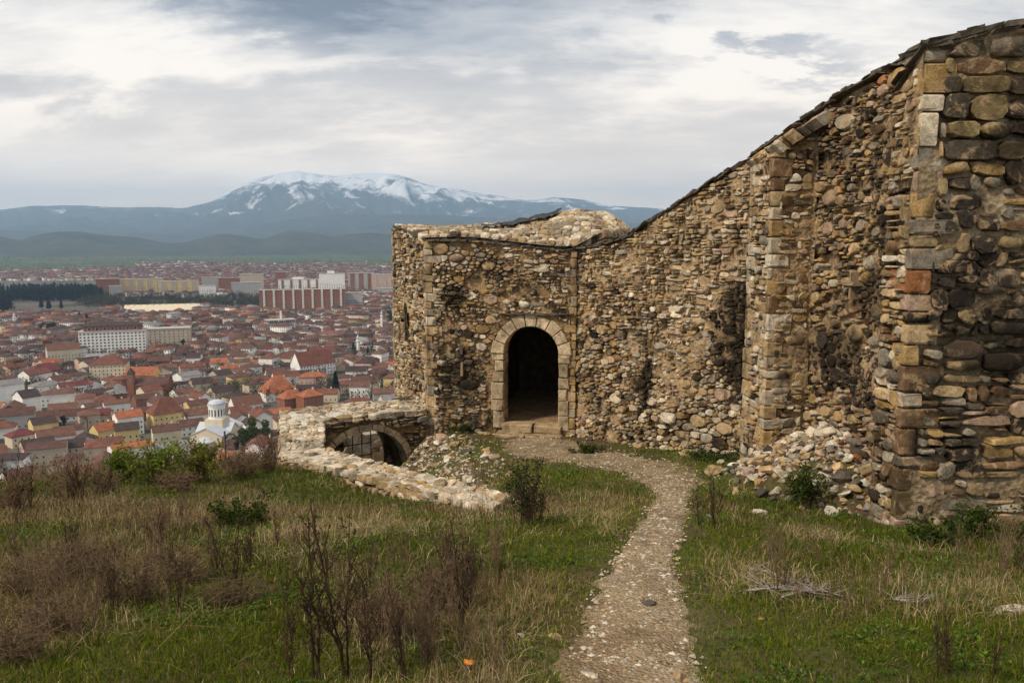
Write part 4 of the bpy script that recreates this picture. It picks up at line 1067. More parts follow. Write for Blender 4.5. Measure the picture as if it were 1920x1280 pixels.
    V = [mo(s0-.4, zs-.05, 0), mo(s1+.15, zs-.05, 0), mo(s1+.15, zs-.05, -.5), mo(s0-.4, zs-.05, -.5)]; w2.part('wall_top', V, [(0, 1, 2, 3)], M['mortar_top'])
    w2.stones(pack(s0-.35, s1+.15, bot-1.5, zs-.1, .25, 1.4, 166, .4), mo, MIX_TOP, (.02, .05), miss=.2)
    w2.finish()
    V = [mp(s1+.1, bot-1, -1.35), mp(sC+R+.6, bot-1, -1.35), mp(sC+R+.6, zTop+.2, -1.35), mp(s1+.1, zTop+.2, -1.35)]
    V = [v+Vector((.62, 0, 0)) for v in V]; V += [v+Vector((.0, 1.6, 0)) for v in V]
    w3 = Wall('passage_pier', 'masonry pier coloured dark as if in shade, closing the stair passage beside the iron gate', 'pier', V[0])
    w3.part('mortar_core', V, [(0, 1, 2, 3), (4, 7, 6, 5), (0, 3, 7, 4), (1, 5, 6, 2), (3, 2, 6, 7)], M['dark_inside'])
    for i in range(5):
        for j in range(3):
            a = s1+.16+j*.33+(i % 2)*.1; V, Fc = block(lambda s, t, h: mp(s, t, h)+Vector((.62, 0, 0)), a, a+.28, bot+i*.34, bot+i*.34+.28, -1.4, -1.31); w3.part('stone', V, Fc, M['ashlar'], cols=np.repeat([np.array((.05, .04, .028))], len(V), 0))  # near-black stone colour paints the shade inside the arch
build_parapet()

# ------------------------------------------------------------------ loose stones
def rubble_meshes(n=12):
    out = []
    for k in range(n):
        bm = bmesh.new(); s = (1, random.uniform(.55, .9), random.uniform(.35, .65))
        for i in range(15):
            v = Vector((random.gauss(0, 1), random.gauss(0, 1), random.gauss(0, 1))).normalized()
            bm.verts.new((v.x*s[0]*.5, v.y*s[1]*.5, v.z*s[2]*.5))
        r = bmesh.ops.convex_hull(bm, input=bm.verts)
        bmesh.ops.delete(bm, geom=[g for g in r['geom_interior'] if isinstance(g, bmesh.types.BMVert)], context='VERTS')
        bmesh.ops.bevel(bm, geom=list(bm.edges), offset=.035, segments=1, affect='EDGES') if k < 4 else None
        me = bpy.data.meshes.new('rubble'); bm.to_mesh(me); bm.free(); me.materials.append(M['rubble']); out.append(me)
    return out
pal = [(i/9, PAL[k]) for i, k in enumerate(['pale', 'tan', 'cream', 'grey', 'pink', 'pale', 'dark', 'tan', 'ochre'])]
M['rubble'] = stone_mat('rubble_stone', obj_random=pal)
RCOL = {k: stone_mat('rubble_'+k, obj_random=[(0., tuple(np.array(PAL[k])*.8)), (.35, PAL[k]), (.7, tuple(np.array(PAL[k])*1.15))]) for k in ('cream', 'pale', 'tan', 'pink', 'grey', 'dark', 'rust')}
RNAME = dict(cream='whitish', pale='pale beige', tan='tan', pink='pinkish', grey='grey', dark='dark grey', rust='rust-red')
RUB = rubble_meshes()
def rock(name, p, size, parent=None, label=None, cat=None, group=None, up=0.3, flat=False):
    o = link(name, random.choice(RUB)); o.location = (p[0], p[1], p[2]+size*up*.5)
    o.scale = (size,)*3; o.rotation_euler = (random.uniform(-.6, .6)*(0.3 if flat else 1), random.uniform(-.6, .6)*(0.3 if flat else 1), random.uniform(0, 6.28))
    if parent is not None: o.parent = parent
    if label: setp(o, label, cat, group)
    return o
def slotm(o, m): o.material_slots[0].link = 'OBJECT'; o.material_slots[0].material = m
def build_heap():
    k = 0; placed = []
    while k < 270:
        a, b_ = random.gauss(0, .55), random.gauss(0, .55)
        x = HEAP[0]+.988*b_*.95+.155*a*1.5; y = HEAP[1]+.155*b_*.95-.988*a*1.5
        # keep on the open side of the wall
        q = Vector((x, y))-Vector(xy(A1))
        if q.x*dB.y-q.y*dB.x < .12 or y < 9.3: continue
        hh = heap(np.array([x]), np.array([y]))[0]
        if hh <= 0 and random.random() < .7: continue
        s = random.choice((.11, .14, .17, .2, .24, .3))*random.uniform(.8, 1.2)
        if any((x-p[0])**2+(y-p[1])**2 < (.28*(s+p[2]))**2 for p in placed): 
            if random.random() < .93: continue
        placed.append((x, y, s)); z = gz1(x, y)
        kc = random.choices(list(RCOL), (16, 26, 24, 9, 18, 12, 1))[0]; ks = 'small' if s < .14 else ('big' if s > .23 else 'medium')
        o = rock('rubble_stone', (x, y, z), s, None, f'{ks} {RNAME[kc]} loose stone in the rubble heap against the wall beside the tall pier', 'stone', 'stones of the rubble heap', up=.35); slotm(o, RCOL[kc]); k += 1
build_heap()
def heap_fill():
    """the small stones that fill the heap between the ones one can pick out"""
    V = []; Fc = []; C = []; q = random.Random(78); ctr = []
    base = [(1,0,0),(-.4,.9,0),(-.6,-.8,0),(.1,.1,1),(.3,-.6,.6)]
    while len(ctr) < 1500:
        a, b_ = q.gauss(0, .55), q.gauss(0, .55); x = HEAP[0]+.988*b_*1.0+.155*a*1.6; y = HEAP[1]+.155*b_*1.0-.988*a*1.6; d_ = Vector((x, y))-Vector(xy(A1))
        if d_.x*dB.y-d_.y*dB.x < .03 or y < 9.25: continue
        s = .025+.05*q.random(); an = q.uniform(0, 6.28); o = len(V); ctr.append((x, y))
        for bx_, by_, bz_ in base: V.append((x+s*(bx_*math.cos(an)-by_*math.sin(an)), y+s*(bx_*math.sin(an)+by_*math.cos(an)), s*bz_*.8-.012))
        Fc += [(o, o+1, o+3), (o+1, o+2, o+3), (o+2, o+4, o+3), (o+4, o, o+3), (o+2, o, o+4)]; C += [np.array(PAL[q.choice(['pale', 'tan', 'grey', 'pink', 'dark', 'brown'])])*q.uniform(.5, 1.)]*5
    ctr = np.array(ctr); V = np.array(V); V[:, 2] += np.repeat(gz(ctr[:, 0], ctr[:, 1]), 5)
    setp(link('heap_fill', mesh('heap_fill', V, Fc, M['gravelm'], False, C)), 'small stones and crumbs filling the rubble heap by the tall pier', 'rubble', kind='stuff')
heap_fill()
def scatter_rocks():
    # stony bank above the sunken stair
    n = 0
    while n < 200:
        t = random.random()*(len(RB)-1.2); i = int(t); p = RB[i].lerp(RB[i+1], t-i)
        off = random.gauss(-.15, .55); x, y = p.x+off, p.y+random.uniform(-.4, .4)
        if off > .9 or x > .7 or (x > .2 and random.random() < .7) or y > 19.6: continue
        if pathdist(np.array([x]), np.array([y]))[0] < .7: continue
        s = .06+.30*random.random()**3.2
        rock('stone', (x, y, gz1(x, y)), s, ground, up=.2, flat=True); n += 1
    # at the foot of the walls
    for _ in range(70):
        if random.random() < .55: a, b_ = C0, C1
        else: a, b_ = A0, A1
        p = Vector(xy(a)).lerp(Vector(xy(b_)), random.random()); d = (Vector(xy(b_))-Vector(xy(a))).normalized(); nn = Vector((d.y, -d.x))
        p = p+nn*abs(random.gauss(.1, .25))
        if abs(proj((p.x, p.y, gz1(p.x, p.y)))[0]-996) < 62: continue
        rock('stone', (p.x, p.y, gz1(p.x, p.y)), random.uniform(.07, .24), ground, up=.2, flat=True)
    for (u, v, s) in ((1245,975,.12),(1330,968,.1),(1425,962,.2),(1455,925,.28),(1215,1135,.16),(1105,1268,.13),(1268,1262,.09),(1040,1195,.09),(975,1195,.08),(1225,1045,.07),(1130,1147,.07),(1425,1160,.1),(780,907,.1),(1100,935,.1),(1420,905,.2),(1385,890,.14),(1275,1275,.12),(1165,1075,.07),(1060,1180,.06),(1195,1070,.05)):
        p = hit(u, v); rock('stone', p, s, ground, up=.1, flat=True)
    p = hit(1898, 1150); o = rock('boulder', p, .36, None, 'flat pale boulder lying in the dry weeds', 'boulder', up=.0, flat=True); o.rotation_euler = (.05, .05, .2); o.data = RUB[1]; slotm(o, RCOL['pale'])
scatter_rocks()
def bank_rubble():
    """small stones and mortar crumbs of the bank above the stair, too many to pick apart"""
    V = []; Fc = []; C = []; q = random.Random(77); k = 0; ctr = []
    base = [(1,0,0),(-.4,.9,0),(-.6,-.8,0),(.1,.1,1),(.3,-.6,.6)]
    while k < 2600:
        t = q.random()*(len(RB)-1.05); i = int(t); p = RB[i].lerp(RB[i+1], t-i); x, y = p.x+q.gauss(-.25, .5), p.y+q.uniform(-.5, .5)
        if x > .35 or y > 19.7 or x < -3.2: continue
        s = .02+.055*q.random()**2.5; an = q.uniform(0, 6.28); o = len(V); ctr.append((x, y)); z = 0
        for bx_, by_, bz_ in base: V.append((x+s*(bx_*math.cos(an)-by_*math.sin(an)), y+s*(bx_*math.sin(an)+by_*math.cos(an)), z-.012+s*bz_*.6))
        Fc += [(o, o+1, o+3), (o+1, o+2, o+3), (o+2, o+4, o+3), (o+4, o, o+3), (o+2, o, o+4)]; c = np.array(PAL[q.choice(['pale', 'cream', 'tan', 'grey', 'pale'])])*q.uniform(.6, 1.1); C += [c]*5; k += 1
    ctr = np.array(ctr); V = np.array(V); V[:, 2] += np.repeat(gz(ctr[:, 0], ctr[:, 1]), 5)
    o = link('rubble', mesh('rubble', V, Fc, M['gravelm'], False, C)); setp(o, 'pale crumbled rubble on the bank above the sunken stair', 'rubble', kind='stuff')
bank_rubble()
# ------------------------------------------------------------------ mountains
def px_az(u): r = ray(u, 420); return math.atan2(r.x, r.y)
def elev(u, v):
    r = ray(u, v); return r.z/math.hypot(r.x, r.y)
def build_range(name, prof, r0, r1, r2, zb, mat, rough, seed, nu=520, nr=60, freq=1.):
    """a real range of hills: crest heights follow the skyline, foot at r0, crest at r1, back foot at r2"""
    us = [p[0] for p in prof]; el = [elev(*p) for p in prof]; azs = [px_az(u) for u in us]
    az = np.linspace(px_az(-700), px_az(2800), nu); e = np.interp(az, azs, el)
    k = np.ones(5)/5; e = np.convolve(np.pad(e, 2, 'edge'), k, 'valid')*.6+e*.4
    R = np.concatenate([np.linspace(r0, r1, nr), np.linspace(r1, r2, 14)[1:]])
    A, RR = np.meshgrid(az, R, indexing='ij'); E = np.repeat(e[:, None], len(R), 1)
    wob = (fbm(A*14*freq, RR/900*freq, seed, 5)-.5)
    t = np.where(RR < r1, (RR-r0)/(r1-r0), 1-(RR-r1)/(r2-r1)*1.02)
    tt = np.clip(t+wob*rough*1.2*np.sin(np.clip(t, 0, 1)*np.pi), 0, 1)
    zt = CAMZ+E*r1
    sh = tt**1.35
    X, Y = RR*np.sin(A), RR*np.cos(A)
    gul = np.abs(fbm(A*60*freq, RR/1400*freq+A*9, seed+3, 5)-.5)*2
    Z = zb+(zt-zb)*sh*(1-rough*.55*(gul-.25)*np.sin(np.clip(t, 0, 1)*np.pi)**.8)
    Z += (zt-zb)*.02*(fbm(A*260*freq, RR/300*freq, seed+5, 4)-.5)*sh
    V = np.stack([X.ravel(), Y.ravel(), Z.ravel()], 1)
    o = link(name, npmesh(name, V, [grid_faces(nu, len(R))], mat, smooth=True)); return setp(o, kind='structure')
def mount_mats():
    m, b, bs = newmat('mountain_rock_snow', .95); p = posn(b); x, y, z = b.sep(p)
    n = b.noise(p, .0016, 8, .68, .4); n2 = b.noise(b.comb(x, y, b.math('MULTIPLY', z, 2.5)), .006, 6, .7)
    c = b.mix(b.noise(p, .0009, 6, .65), (.030, .042, .022), (.085, .08, .055))
    line = b.math('ADD', z, b.math('ADD', b.math('MULTIPLY', b.math('SUBTRACT', n, .5), 3600.), b.math('MULTIPLY', b.math('SUBTRACT', n2, .5), 900.)))
    sn = b.mapr(line, 780., 1150.)
    c = b.mix(sn, c, (.86, .88, .92)); b.put(bs.inputs['Base Color'], c); M['mountain'] = m
    m, b, bs = newmat('hill_forest', .95); p = posn(b)
    c = b.mix(b.ramp(b.noise(p, .003, 7, .7), [(.35, 0.), (.65, 1.)]), (.022, .032, .016), (.075, .07, .045))
    b.put(bs.inputs['Base Color'], c); M['hill'] = m
mount_mats()
build_range('mountain', [(-700,400),(-200,392),(0,394),(60,386),(150,385),(230,389),(300,388),(345,391),(375,383),(400,378),(440,354),(480,336),(520,326),(560,321),(600,327),(640,330),(700,324),(730,325),(770,333),(800,346),(840,350),(880,360),(930,366),(960,373),(1000,374),(1040,369),(1090,374),(1150,386),(1240,391),(1400,398),(1900,410),(2800,420)], 10500, 18000, 23000, -125, M['mountain'], .55, 211)
build_range('foothills', [(-700,425),(0,432),(200,436),(330,437),(420,430),(500,418),(570,408),(650,402),(740,402),(850,404),(950,410),(1100,416),(1240,420),(1900,425),(2800,428)], 8800, 11800, 14000, -124, M['hill'], .35, 311, nr=36)
build_range('low_hills', [(-700,450),(-60,446),(0,442),(20,448),(38,452),(60,441),(110,434),(150,434),(200,441),(260,446),(310,456),(345,455),(380,445),(415,438),(450,441),(490,449),(520,438),(552,431),(590,437),(625,444),(660,438),(700,436),(740,441),(850,446),(1000,440),(1240,446),(1900,446),(2800,448)], 5900, 7300, 8600, -122, M['hill'], .3, 411, nr=40, freq=1.3)

# ------------------------------------------------------------------ town
def wall_m(n, c): return plain('render_'+n, c, .9, .14, .25)
WALLM = {k: wall_m(k, c) for k, c in dict(white=(.84,.82,.78), cream=(.66,.57,.42), yellow=(.68,.52,.24), pink=(.58,.40,.33), brick=(.26,.11,.065), grey=(.40,.39,.37), beige=(.50,.42,.32)).items()}
def roof_mat(n, c):
    m, b, bs = newmat('roof_'+n, .85); p = posn(b); x, y, z = b.sep(p)
    nn = b.noise(p, .35, 5, .65); t = b.math('SINE', b.math('MULTIPLY', b.math('ADD', x, y), 11.))
    t2 = b.math('SINE', b.math('MULTIPLY', z, 30.))
    k = b.math('ADD', b.math('ADD', b.math('MULTIPLY', t, .10), b.math('MULTIPLY', t2, .07)), b.mapr(nn, .25, .75, .6, 1.35))
    b.put(bs.inputs['Base Color'], b.mix(1., c, k, 'MULTIPLY')); return m
ROOFM = {k: roof_mat(k, c) for k, c in dict(brown=(.115,.062,.050), red=(.17,.072,.052), orange=(.33,.12,.062), dark=(.068,.048,.044), maroon=(.15,.048,.048), grey=(.22,.21,.21), rust=(.155,.080,.058)).items()}
M['glass'] = plain('window_glass', (.03, .035, .045), .25, .3, .5); M['frame'] = plain('window_frame', (.62, .60, .56), .6, .1)
M['concrete'] = plain('concrete', (.42, .40, .37), .9, .2, .3)
M['metal_roof'] = plain('pale_metal_roof', (.50, .53, .58), .5, .12, .2)
M['darkwood'] = plain('dark_timber', (.10, .05, .035), .8, .3, 2)
UV = {}
def unit(name):
    """shared unit meshes"""
    if name in UV: return UV[name]
    mb = MB()
    if name == 'box': mb.box(-.5, .5, -.5, .5, 0, 1); me = mb.mesh('wall_block', WALLM['white'])
    elif name == 'pane': mb.box(-.5, .5, -.06, .0, 0, 1, 1).box(-.40, .40, -.075, -.06, .08, .92, 0); me = mb.mesh('window', [M['glass'], M['frame']])
    elif name == 'door': mb.box(-.5, .5, -.08, .0, 0, 1); me = mb.mesh('door', M['darkwood'])
    elif name == 'chimney': mb.box(-.35, .35, -.35, .35, -1.2, 1.1).box(-.45, .45, -.45, .45, 1.1, 1.25); me = mb.mesh('chimney', WALLM['brick'])
    elif name == 'gablewall':
        mb.add([(-.5,-.5,0),(.5,-.5,0),(.5,.5,0),(-.5,.5,0),(-.5,-.5,1),(.5,-.5,1),(.5,.5,1),(-.5,.5,1),(-.5,0,1.0),(.5,0,1.0)], [(0,1,5,4),(2,3,7,6),(1,2,6,9,5),(3,0,4,8,7),(4,5,9,8),(8,9,6,7)])
        me = mb.mesh('gable_wall', WALLM['white'])
    UV[name] = me; return me
def slotmat(o, m):
    o.material_slots[0].link = 'OBJECT'; o.material_slots[0].material = m
def gable_mesh(w, l, rise, ov=.55, th=.16):
    """ridge along x; local z=0 at wall head"""
    x = w/2+ov*.7; y = l/2+ov; dz = -rise*ov/(l/2); V = []
    for xx in (-x, x):
        V += [(xx, -y, dz), (xx, 0, rise), (xx, y, dz), (xx, -y, dz-th), (xx, 0, rise-th), (xx, y, dz-th)]
    Fc = [(0,6,7,1),(1,7,8,2),(3,4,10,9),(4,5,11,10),(0,1,4,3),(1,2,5,4),(6,9,10,7),(7,10,11,8),(0,3,9,6),(2,8,11,5)]
    return V, Fc
def hip_mesh(w, l, rise, ov=.6, th=.16):
    x = w/2+ov; y = l/2+ov; rx = max(.05, (w-l)/2) if w > l else .05
    V = [(-x,-y,0),(x,-y,0),(x,y,0),(-x,y,0),(-rx,0,rise),(rx,0,rise),(-x,-y,-th),(x,-y,-th),(x,y,-th),(-x,y,-th)]
    return V, [(0,1,5,4),(2,3,4,5),(1,2,5),(3,0,4),(0,6,7,1),(1,7,8,2),(2,8,9,3),(3,9,6,0),(6,9,8,7)]
RC = {}
def roof_unit(kind, w, l, rise):
    key = (kind, round(w), round(l), round(rise*2))
    if key not in RC:
        V, Fc = (gable_mesh if kind == 'gable' else hip_mesh)(round(w), round(l), round(rise*2)/2)
        RC[key] = mesh('roof', V, Fc, ROOFM['brown'])
    return RC[key]
GC = {}
def gable_end(w, l, rise):
    key = (round(w), round(l), round(rise*2))
    if key not in GC:
        W, L_, R_ = round(w)/2, round(l)/2, round(rise*2)/2-.2
        V = []
        for xx in (-.25, 0.): V += [(xx, -L_, -.02), (xx, L_, -.02), (xx, 0, R_)]
        Fc = []
        for o in (0,): Fc += [(o, o+1, o+2), (o+3, o+5, o+4), (o, o+3, o+4, o+1), (o+1, o+4, o+5, o+2), (o+2, o+5, o+3, o)]
        GC[key] = mesh('gable', V, Fc, WALLM['white'])
    return GC[key]
def add_windows(root, w, l, h, z0=0, per=2.6, wh=1.3, ww=.95, sides=(0, 1, 3), floor=2.9, first=1.0, maxn=40, rz=0):
    """window objects on the faces turned towards the hill; sides 0 front(-y),1 right,2 back,3 left"""
    n = 0
    for sd in sides:
        L = w if sd in (0, 2) else l; k = max(1, int((L-.8)/per)); fl = max(1, int((h-.4)/floor))
        for f in range(fl):
            for i in range(k):
                if n >= maxn: return
                s = (i+.5)/k*L-L/2; z = z0+f*floor+first
                if z+wh > h+z0: continue
                o = link('window', unit('pane'), root); o.scale = (ww, 1, wh)
                if sd == 0: o.location = (s, -l/2-.0, z); 
                elif sd == 2: o.location = (s, l/2, z); o.rotation_euler.z = math.pi
                elif sd == 1: o.location = (w/2, s, z); o.rotation_euler.z = math.pi/2
                else: o.location = (-w/2, s, z); o.rotation_euler.z = -math.pi/2
                n += 1
def house(p, w, l, h, rise, kind, wallc, roofc, rz, label, group=None, win=True, cat='house', chim=True, maxn=14, name='house', per=2.6):
    w, l, rise = round(w), round(l), round(rise*2)/2
    r = empty(name, p, label, cat, group, rz)
    o = link('wall', unit('box'), r, (0, 0, -4)); o.scale = (w, l, h+4); slotmat(o, WALLM[wallc])
    q = link('roof', roof_unit(kind, w, l, rise), r, (0, 0, h)); slotmat(q, ROOFM[roofc])
    if kind == 'gable':
        for sg in (0, 1): g = link('gable_wall', gable_end(w, l, rise), r, ((w/2, -w/2)[sg], 0, h)); g.rotation_euler.z = sg*math.pi; slotmat(g, WALLM[wallc])
    if chim: c = link('chimney', unit('chimney'), r, (w*.22, l*.12, h+rise*.8)); slotmat(c, WALLM[random.choice(('brick', 'grey', 'white'))])
    if win: add_windows(r, w, l, h, maxn=maxn, per=per)
    return r
used = []        # footprints already taken: x, y, radius
def at(u, v): return hit(u, v, near=170.)
def face_cam(p, off=0.): return -math.atan2(p.x, p.y)+off
def lm_house(u, v, wpx, hpx, roofpx, depth, kind, wallc, roofc, off, label, cat='house', maxn=30, name='house', per=2.6):
    p = at(u, v); d = p.y; k = d/F; rz = face_cam(p, off)
    w = wpx*k; h = hpx*k; rise = max(1., roofpx*k*1.15)
    c = p+Vector((math.sin(-rz)*0, 0, 0)); q = Vector((p.x, p.y+depth/2, gz1(p.x, p.y+depth/2)))
    used.append((q.x, q.y, max(w, depth)*.60)); return house(q, w, depth, h, rise, kind, wallc, roofc, rz, label, None, cat=cat, maxn=maxn, name=name, per=per)
def lm_block(u0, u1, v, vtop, depth, wallc, label, off=0., roofc='concrete', per=3.2, floor=3.0, ww=1.5, wh=1.5, bands=None, maxn=280, name='apartment_block', attic=0, depth_top=None):
    p = at((u0+u1)/2, v); k = p.y/F; w = (u1-u0)*k; h = (v-vtop)*k; rz = face_cam(p, off)
    q = Vector((p.x, p.y+depth/2, gz1(p.x, p.y))); r = empty(name, q, label, 'building', None, rz)
    used.append((q.x, q.y, max(w*.52, depth*.7)))
    o = link('wall', unit('box'), r, (0, 0, -4)); o.scale = (w, depth, h+4); slotmat(o, WALLM[wallc])
    mb = MB(); mb.box(-w/2-.5, w/2+.5, -depth/2-.5, depth/2+.5, 0, .5); link('roof', mb.mesh('flat_roof', M[roofc]), r, (0, 0, h+.003))
    add_windows(r, w, depth, h, per=per, floor=floor, ww=ww, wh=wh, sides=(0, 1, 3), maxn=maxn)
    if bands:      # coloured vertical bays
        for i in range(bands[1]):
            a = -w/2+w*(i+.5)/bands[1]; ww_ = w/bands[1]*(bands[2] if len(bands) > 2 else .48)
            mb = MB(); mb.box(a-ww_/2, a+ww_/2, -depth/2-.8, -depth/2+.1, .4, h-.3); bo = link('bay', mb.mesh('bay', WALLM[bands[0]]), r)
            for f in range(int(h/floor)):
                for s in (-.22, .22):
                    wn = link('window', unit('pane'), r, (a+ww_*s, -depth/2-.8, f*floor+1.)); wn.scale = (1.0, 1, 1.3)
    if depth_top:
        o = link('roof_storey', unit('box'), r, (0, 1, h+.5)); o.scale = (w*.86, depth*.7, 5.); slotmat(o, WALLM[depth_top[0]])
        V, Fc = hip_mesh(w*.88, depth*.75, 3.4, .8); link('hipped_roof', mesh('roof', V, Fc, ROOFM[depth_top[1]]), r, (0, 1, h+5.5))
        for i in range(7):
            wn_ = link('window', unit('pane'), r, (w*.8*((i+.5)/7-.5), 1-depth*.35, h+1.2)); wn_.scale = (3.4, 1, 3.0)
    if attic:
        mb = MB(); mb.box(-w*.18, w*.1, -depth*.25, depth*.25, .5, .5+attic); link('roof_house', mb.mesh('roof_house', WALLM[wallc]), r, (0, 0, h))
    return r

def church():
    p = at(392, 842); k = p.y/F; rz = face_cam(p, -.42); r = empty('church', (p.x, p.y+12, gz1(p.x, p.y+12)), 'pale domed church with grey metal cross-shaped roof on the slope below', 'church', None, rz)
    used.append((p.x, p.y+12, 20)); W, L, H = 17., 28., 8.5
    mb = MB(); mb.box(-W/2, W/2, -L/2, L/2, -5, H); link('wall', mb.mesh('wall', WALLM['cream']), r)
    V, Fc = gable_mesh(L, W, 4.0, .5, .25); V = [(y, x, z) for x, y, z in V]; Fc = [f[::-1] for f in Fc]
    link('roof', mesh('roof', V, Fc, M['metal_roof']), r, (0, 0, H))
    V, Fc = gable_mesh(W+1.5, 11., 3.6, .4, .25); link('roof', mesh('roof', V, Fc, M['metal_roof']), r, (0, 1, H+.25))
    for sy in (-1, 1):
        V = [(-W/2, sy*(L/2-.05), H-.02), (W/2, sy*(L/2-.05), H-.02), (0, sy*(L/2-.05), H+3.7), (-W/2, sy*(L/2-.35), H-.02), (W/2, sy*(L/2-.35), H-.02), (0, sy*(L/2-.35), H+3.7)]
        link('gable_wall', mesh('gable', V, [(0,1,2),(3,5,4),(0,3,4,1),(1,4,5,2),(2,5,3,0)], WALLM['cream']), r)
    for sx in (-1, 1):
        V = [(sx*(W/2+.55), -4.3, H-2), (sx*(W/2+.55), 6.3, H-2), (sx*(W/2+.55), 6.3, H+.2), (sx*(W/2+.55), 1, H+3.5), (sx*(W/2+.55), -4.3, H+.2)]; V += [(v[0]-sx*.8, v[1], v[2]) for v in V]
        Fc = [(0,1,2,3,4), (9,8,7,6,5)]+[(i, 5+i, 5+(i+1) % 5, (i+1) % 5) for i in range(5)]
        link('gable_wall', mesh('gable', V, Fc, WALLM['cream']), r)
    mb = MB(); mb.box(-4.8, 4.8, -3.8, 5.8, H+.5, H+6.0); link('drum_base', mb.mesh('drum_base', WALLM['cream']), r)
    mb = MB(); mb.lathe([(4.3, H+5.9), (4.3, H+12.5), (4.7, H+12.7), (4.7, H+13.2)], 16, c=(0, 1)); dr = link('drum', mb.mesh('drum', WALLM['white']), r)
    mb = MB(); mb.lathe([(4.6, H+13.2), (4.4, H+14.2), (3.5, H+15.2), (2., H+15.8), (.3, H+16.)], 16, c=(0, 1)); link('dome', mb.mesh('dome', M['metal_roof'], True), r)
    for i in range(16):
        a = 2*math.pi*(i+.5)/16; o = link('window', unit('pane'), dr, (4.23*math.cos(a), 1+4.23*math.sin(a), H+7.2)); o.scale = (.8, 2, 4.2); o.rotation_euler.z = a+math.pi/2
    mb = MB(); mb.lathe([(4.5, -5), (4.5, 5.5), (4.8, 5.7), (.2, 7.6)], 14, c=(0, -L/2)); link('apse', mb.mesh('apse', [WALLM['cream']]), r)
    mb = MB(); mb.lathe([(4.9, 5.72), (2.5, 7.2), (.2, 7.8)], 14, c=(0, -L/2)); link('apse_roof', mb.mesh('apse_roof', M['metal_roof']), r)
    add_windows(r, W+.02, L+.02, H, per=4., floor=4.0, ww=.8, wh=1.9, sides=(0, 1, 3), first=1.5)
church()
def minaret(u, v, vt):
    p = at(u, v); k = p.y/F; h = (v-vt)*k; r = empty('minaret', p, 'slim white minaret with pointed cap rising over the roofs', 'minaret', 'minarets of the town')
    used.append((p.x, p.y, 4))
    mb = MB(); mb.lathe([(2.1, -2), (2.0, h*.12), (1.6, h*.16), (1.5, h*.68)], 10); link('shaft', mb.mesh('shaft', WALLM['white']), r)
    mb = MB(); mb.lathe([(1.5, h*.66), (2.3, h*.69), (2.3, h*.73), (1.5, h*.735)], 10); link('balcony', mb.mesh('balcony', WALLM['white']), r)
    mb = MB(); mb.lathe([(1.3, h*.73), (1.3, h*.84), (1.5, h*.845), (.06, h)], 10); link('cap', mb.mesh('cap', M['metal_roof']), r)
for a in ((716, 616, 582), (672, 668, 626), (28, 612, 586), (687, 498, 488), (222, 512, 500)): minaret(*a)
# named buildings, from the foot of the hill outwards
lm_house(303, 808, 58, 34, 24, 13, 'hip', 'yellow', 'red', .30, 'square yellow house with red-brown hipped roof beside the domed church')
lm_house(233, 818, 46, 38, 8, 11, 'gable', 'white', 'orange', .25, 'white three-storey house with low orange roof and balconies')
lm_house(190, 824, 44, 20, 10, 9, 'gable', 'yellow', 'orange', .5, 'small yellow house with orange roof behind the white balconied one')
lm_house(196, 719, 62, 36, 13, 20, 'hip', 'cream', 'red', -.2, 'large cream school with rows of windows and red roof', cat='school', maxn=60, name='school')
lm_house(262, 722, 56, 20, 12, 14, 'gable', 'yellow', 'orange', -.35, 'long yellow building with bright orange roof next to the school', cat='building', name='long_building')
lm_house(112, 682, 56, 28, 9, 14, 'gable', 'cream', 'rust', .1, 'cream two-winged building with red-brown roof above maroon roofs', cat='building', name='town_building')
lm_house(76, 708, 60, 12, 12, 16, 'hip', 'brick', 'maroon', .2, 'low brick building under a wide maroon hipped roof', cat='building', name='brick_building')
lm_house(275, 742, 70, 22, 10, 15, 'gable', 'brick', 'brown', -.35, 'long brick church nave with brown roof', cat='church', maxn=6, name='brick_church')
lm_house(583, 704, 74, 22, 20, 16, 'gable', 'white', 'red', .5, 'big white gabled house with red roof and many windows', maxn=40)
lm_house(515, 752, 62, 16, 26, 18, 'hip', 'white', 'orange', .3, 'broad house with stacked dark red and orange roofs', maxn=10)
lm_house(543, 768, 46, 22, 12, 12, 'hip', 'brick', 'orange', .45, 'unplastered brick house with bright orange hipped roof')
lm_house(577, 772, 42, 30, 10, 12, 'hip', 'brick', 'orange', .45, 'tall unplastered brick house with bright orange flat hip roof')
lm_house(372, 742, 34, 24, 8, 12, 'gable', 'cream', 'dark', .1, 'plain cream house with a blank wall and dark roof', maxn=0)
lm_house(445, 788, 36, 15, 9, 10, 'gable', 'cream', 'red', .2, 'small cream house with two roof windows behind the church')
lm_house(455, 770, 56, 12, 12, 13, 'gable', 'white', 'rust', .3, 'white house with wide red gabled roof above the church')
lm_house(300, 858, 78, 18, 5, 14, 'gable', 'white', 'grey', .2, 'long white building with grey metal roof above the crest shrubs', cat='building', name='long_building')
lm_house(235, 872, 70, 34, 6, 12, 'gable', 'white', 'orange', .25, 'tall white house with dark balcony openings by the crest')
lm_house(40, 780, 34, 36, 10, 14, 'gable', 'white', 'dark', .4, 'white house wrapped in pale scaffolding', maxn=4)
lm_house(5, 762, 46, 42, 6, 14, 'gable', 'white', 'grey', .3, 'plain white windowless building at the street', maxn=0, cat='building', name='plain_building')
ab = lm_block(148, 262, 662, 621, 22, 'white', 'white apartment block with dark roof storey and rows of balcony openings', off=-.12, per=3.4, ww=2.0, wh=1.6, attic=0, depth_top=('brick', 'dark'))
lm_block(268, 350, 650, 616, 18, 'beige', 'long pale apartment building beside the white block', off=-.1, per=4.5)
lm_block(488, 645, 580, 543, 16, 'brick', 'long red and white apartment slab with pale flat roof', per=4.5, bands=('white', 9, .2), ww=1.6, wh=1.2, maxn=200)
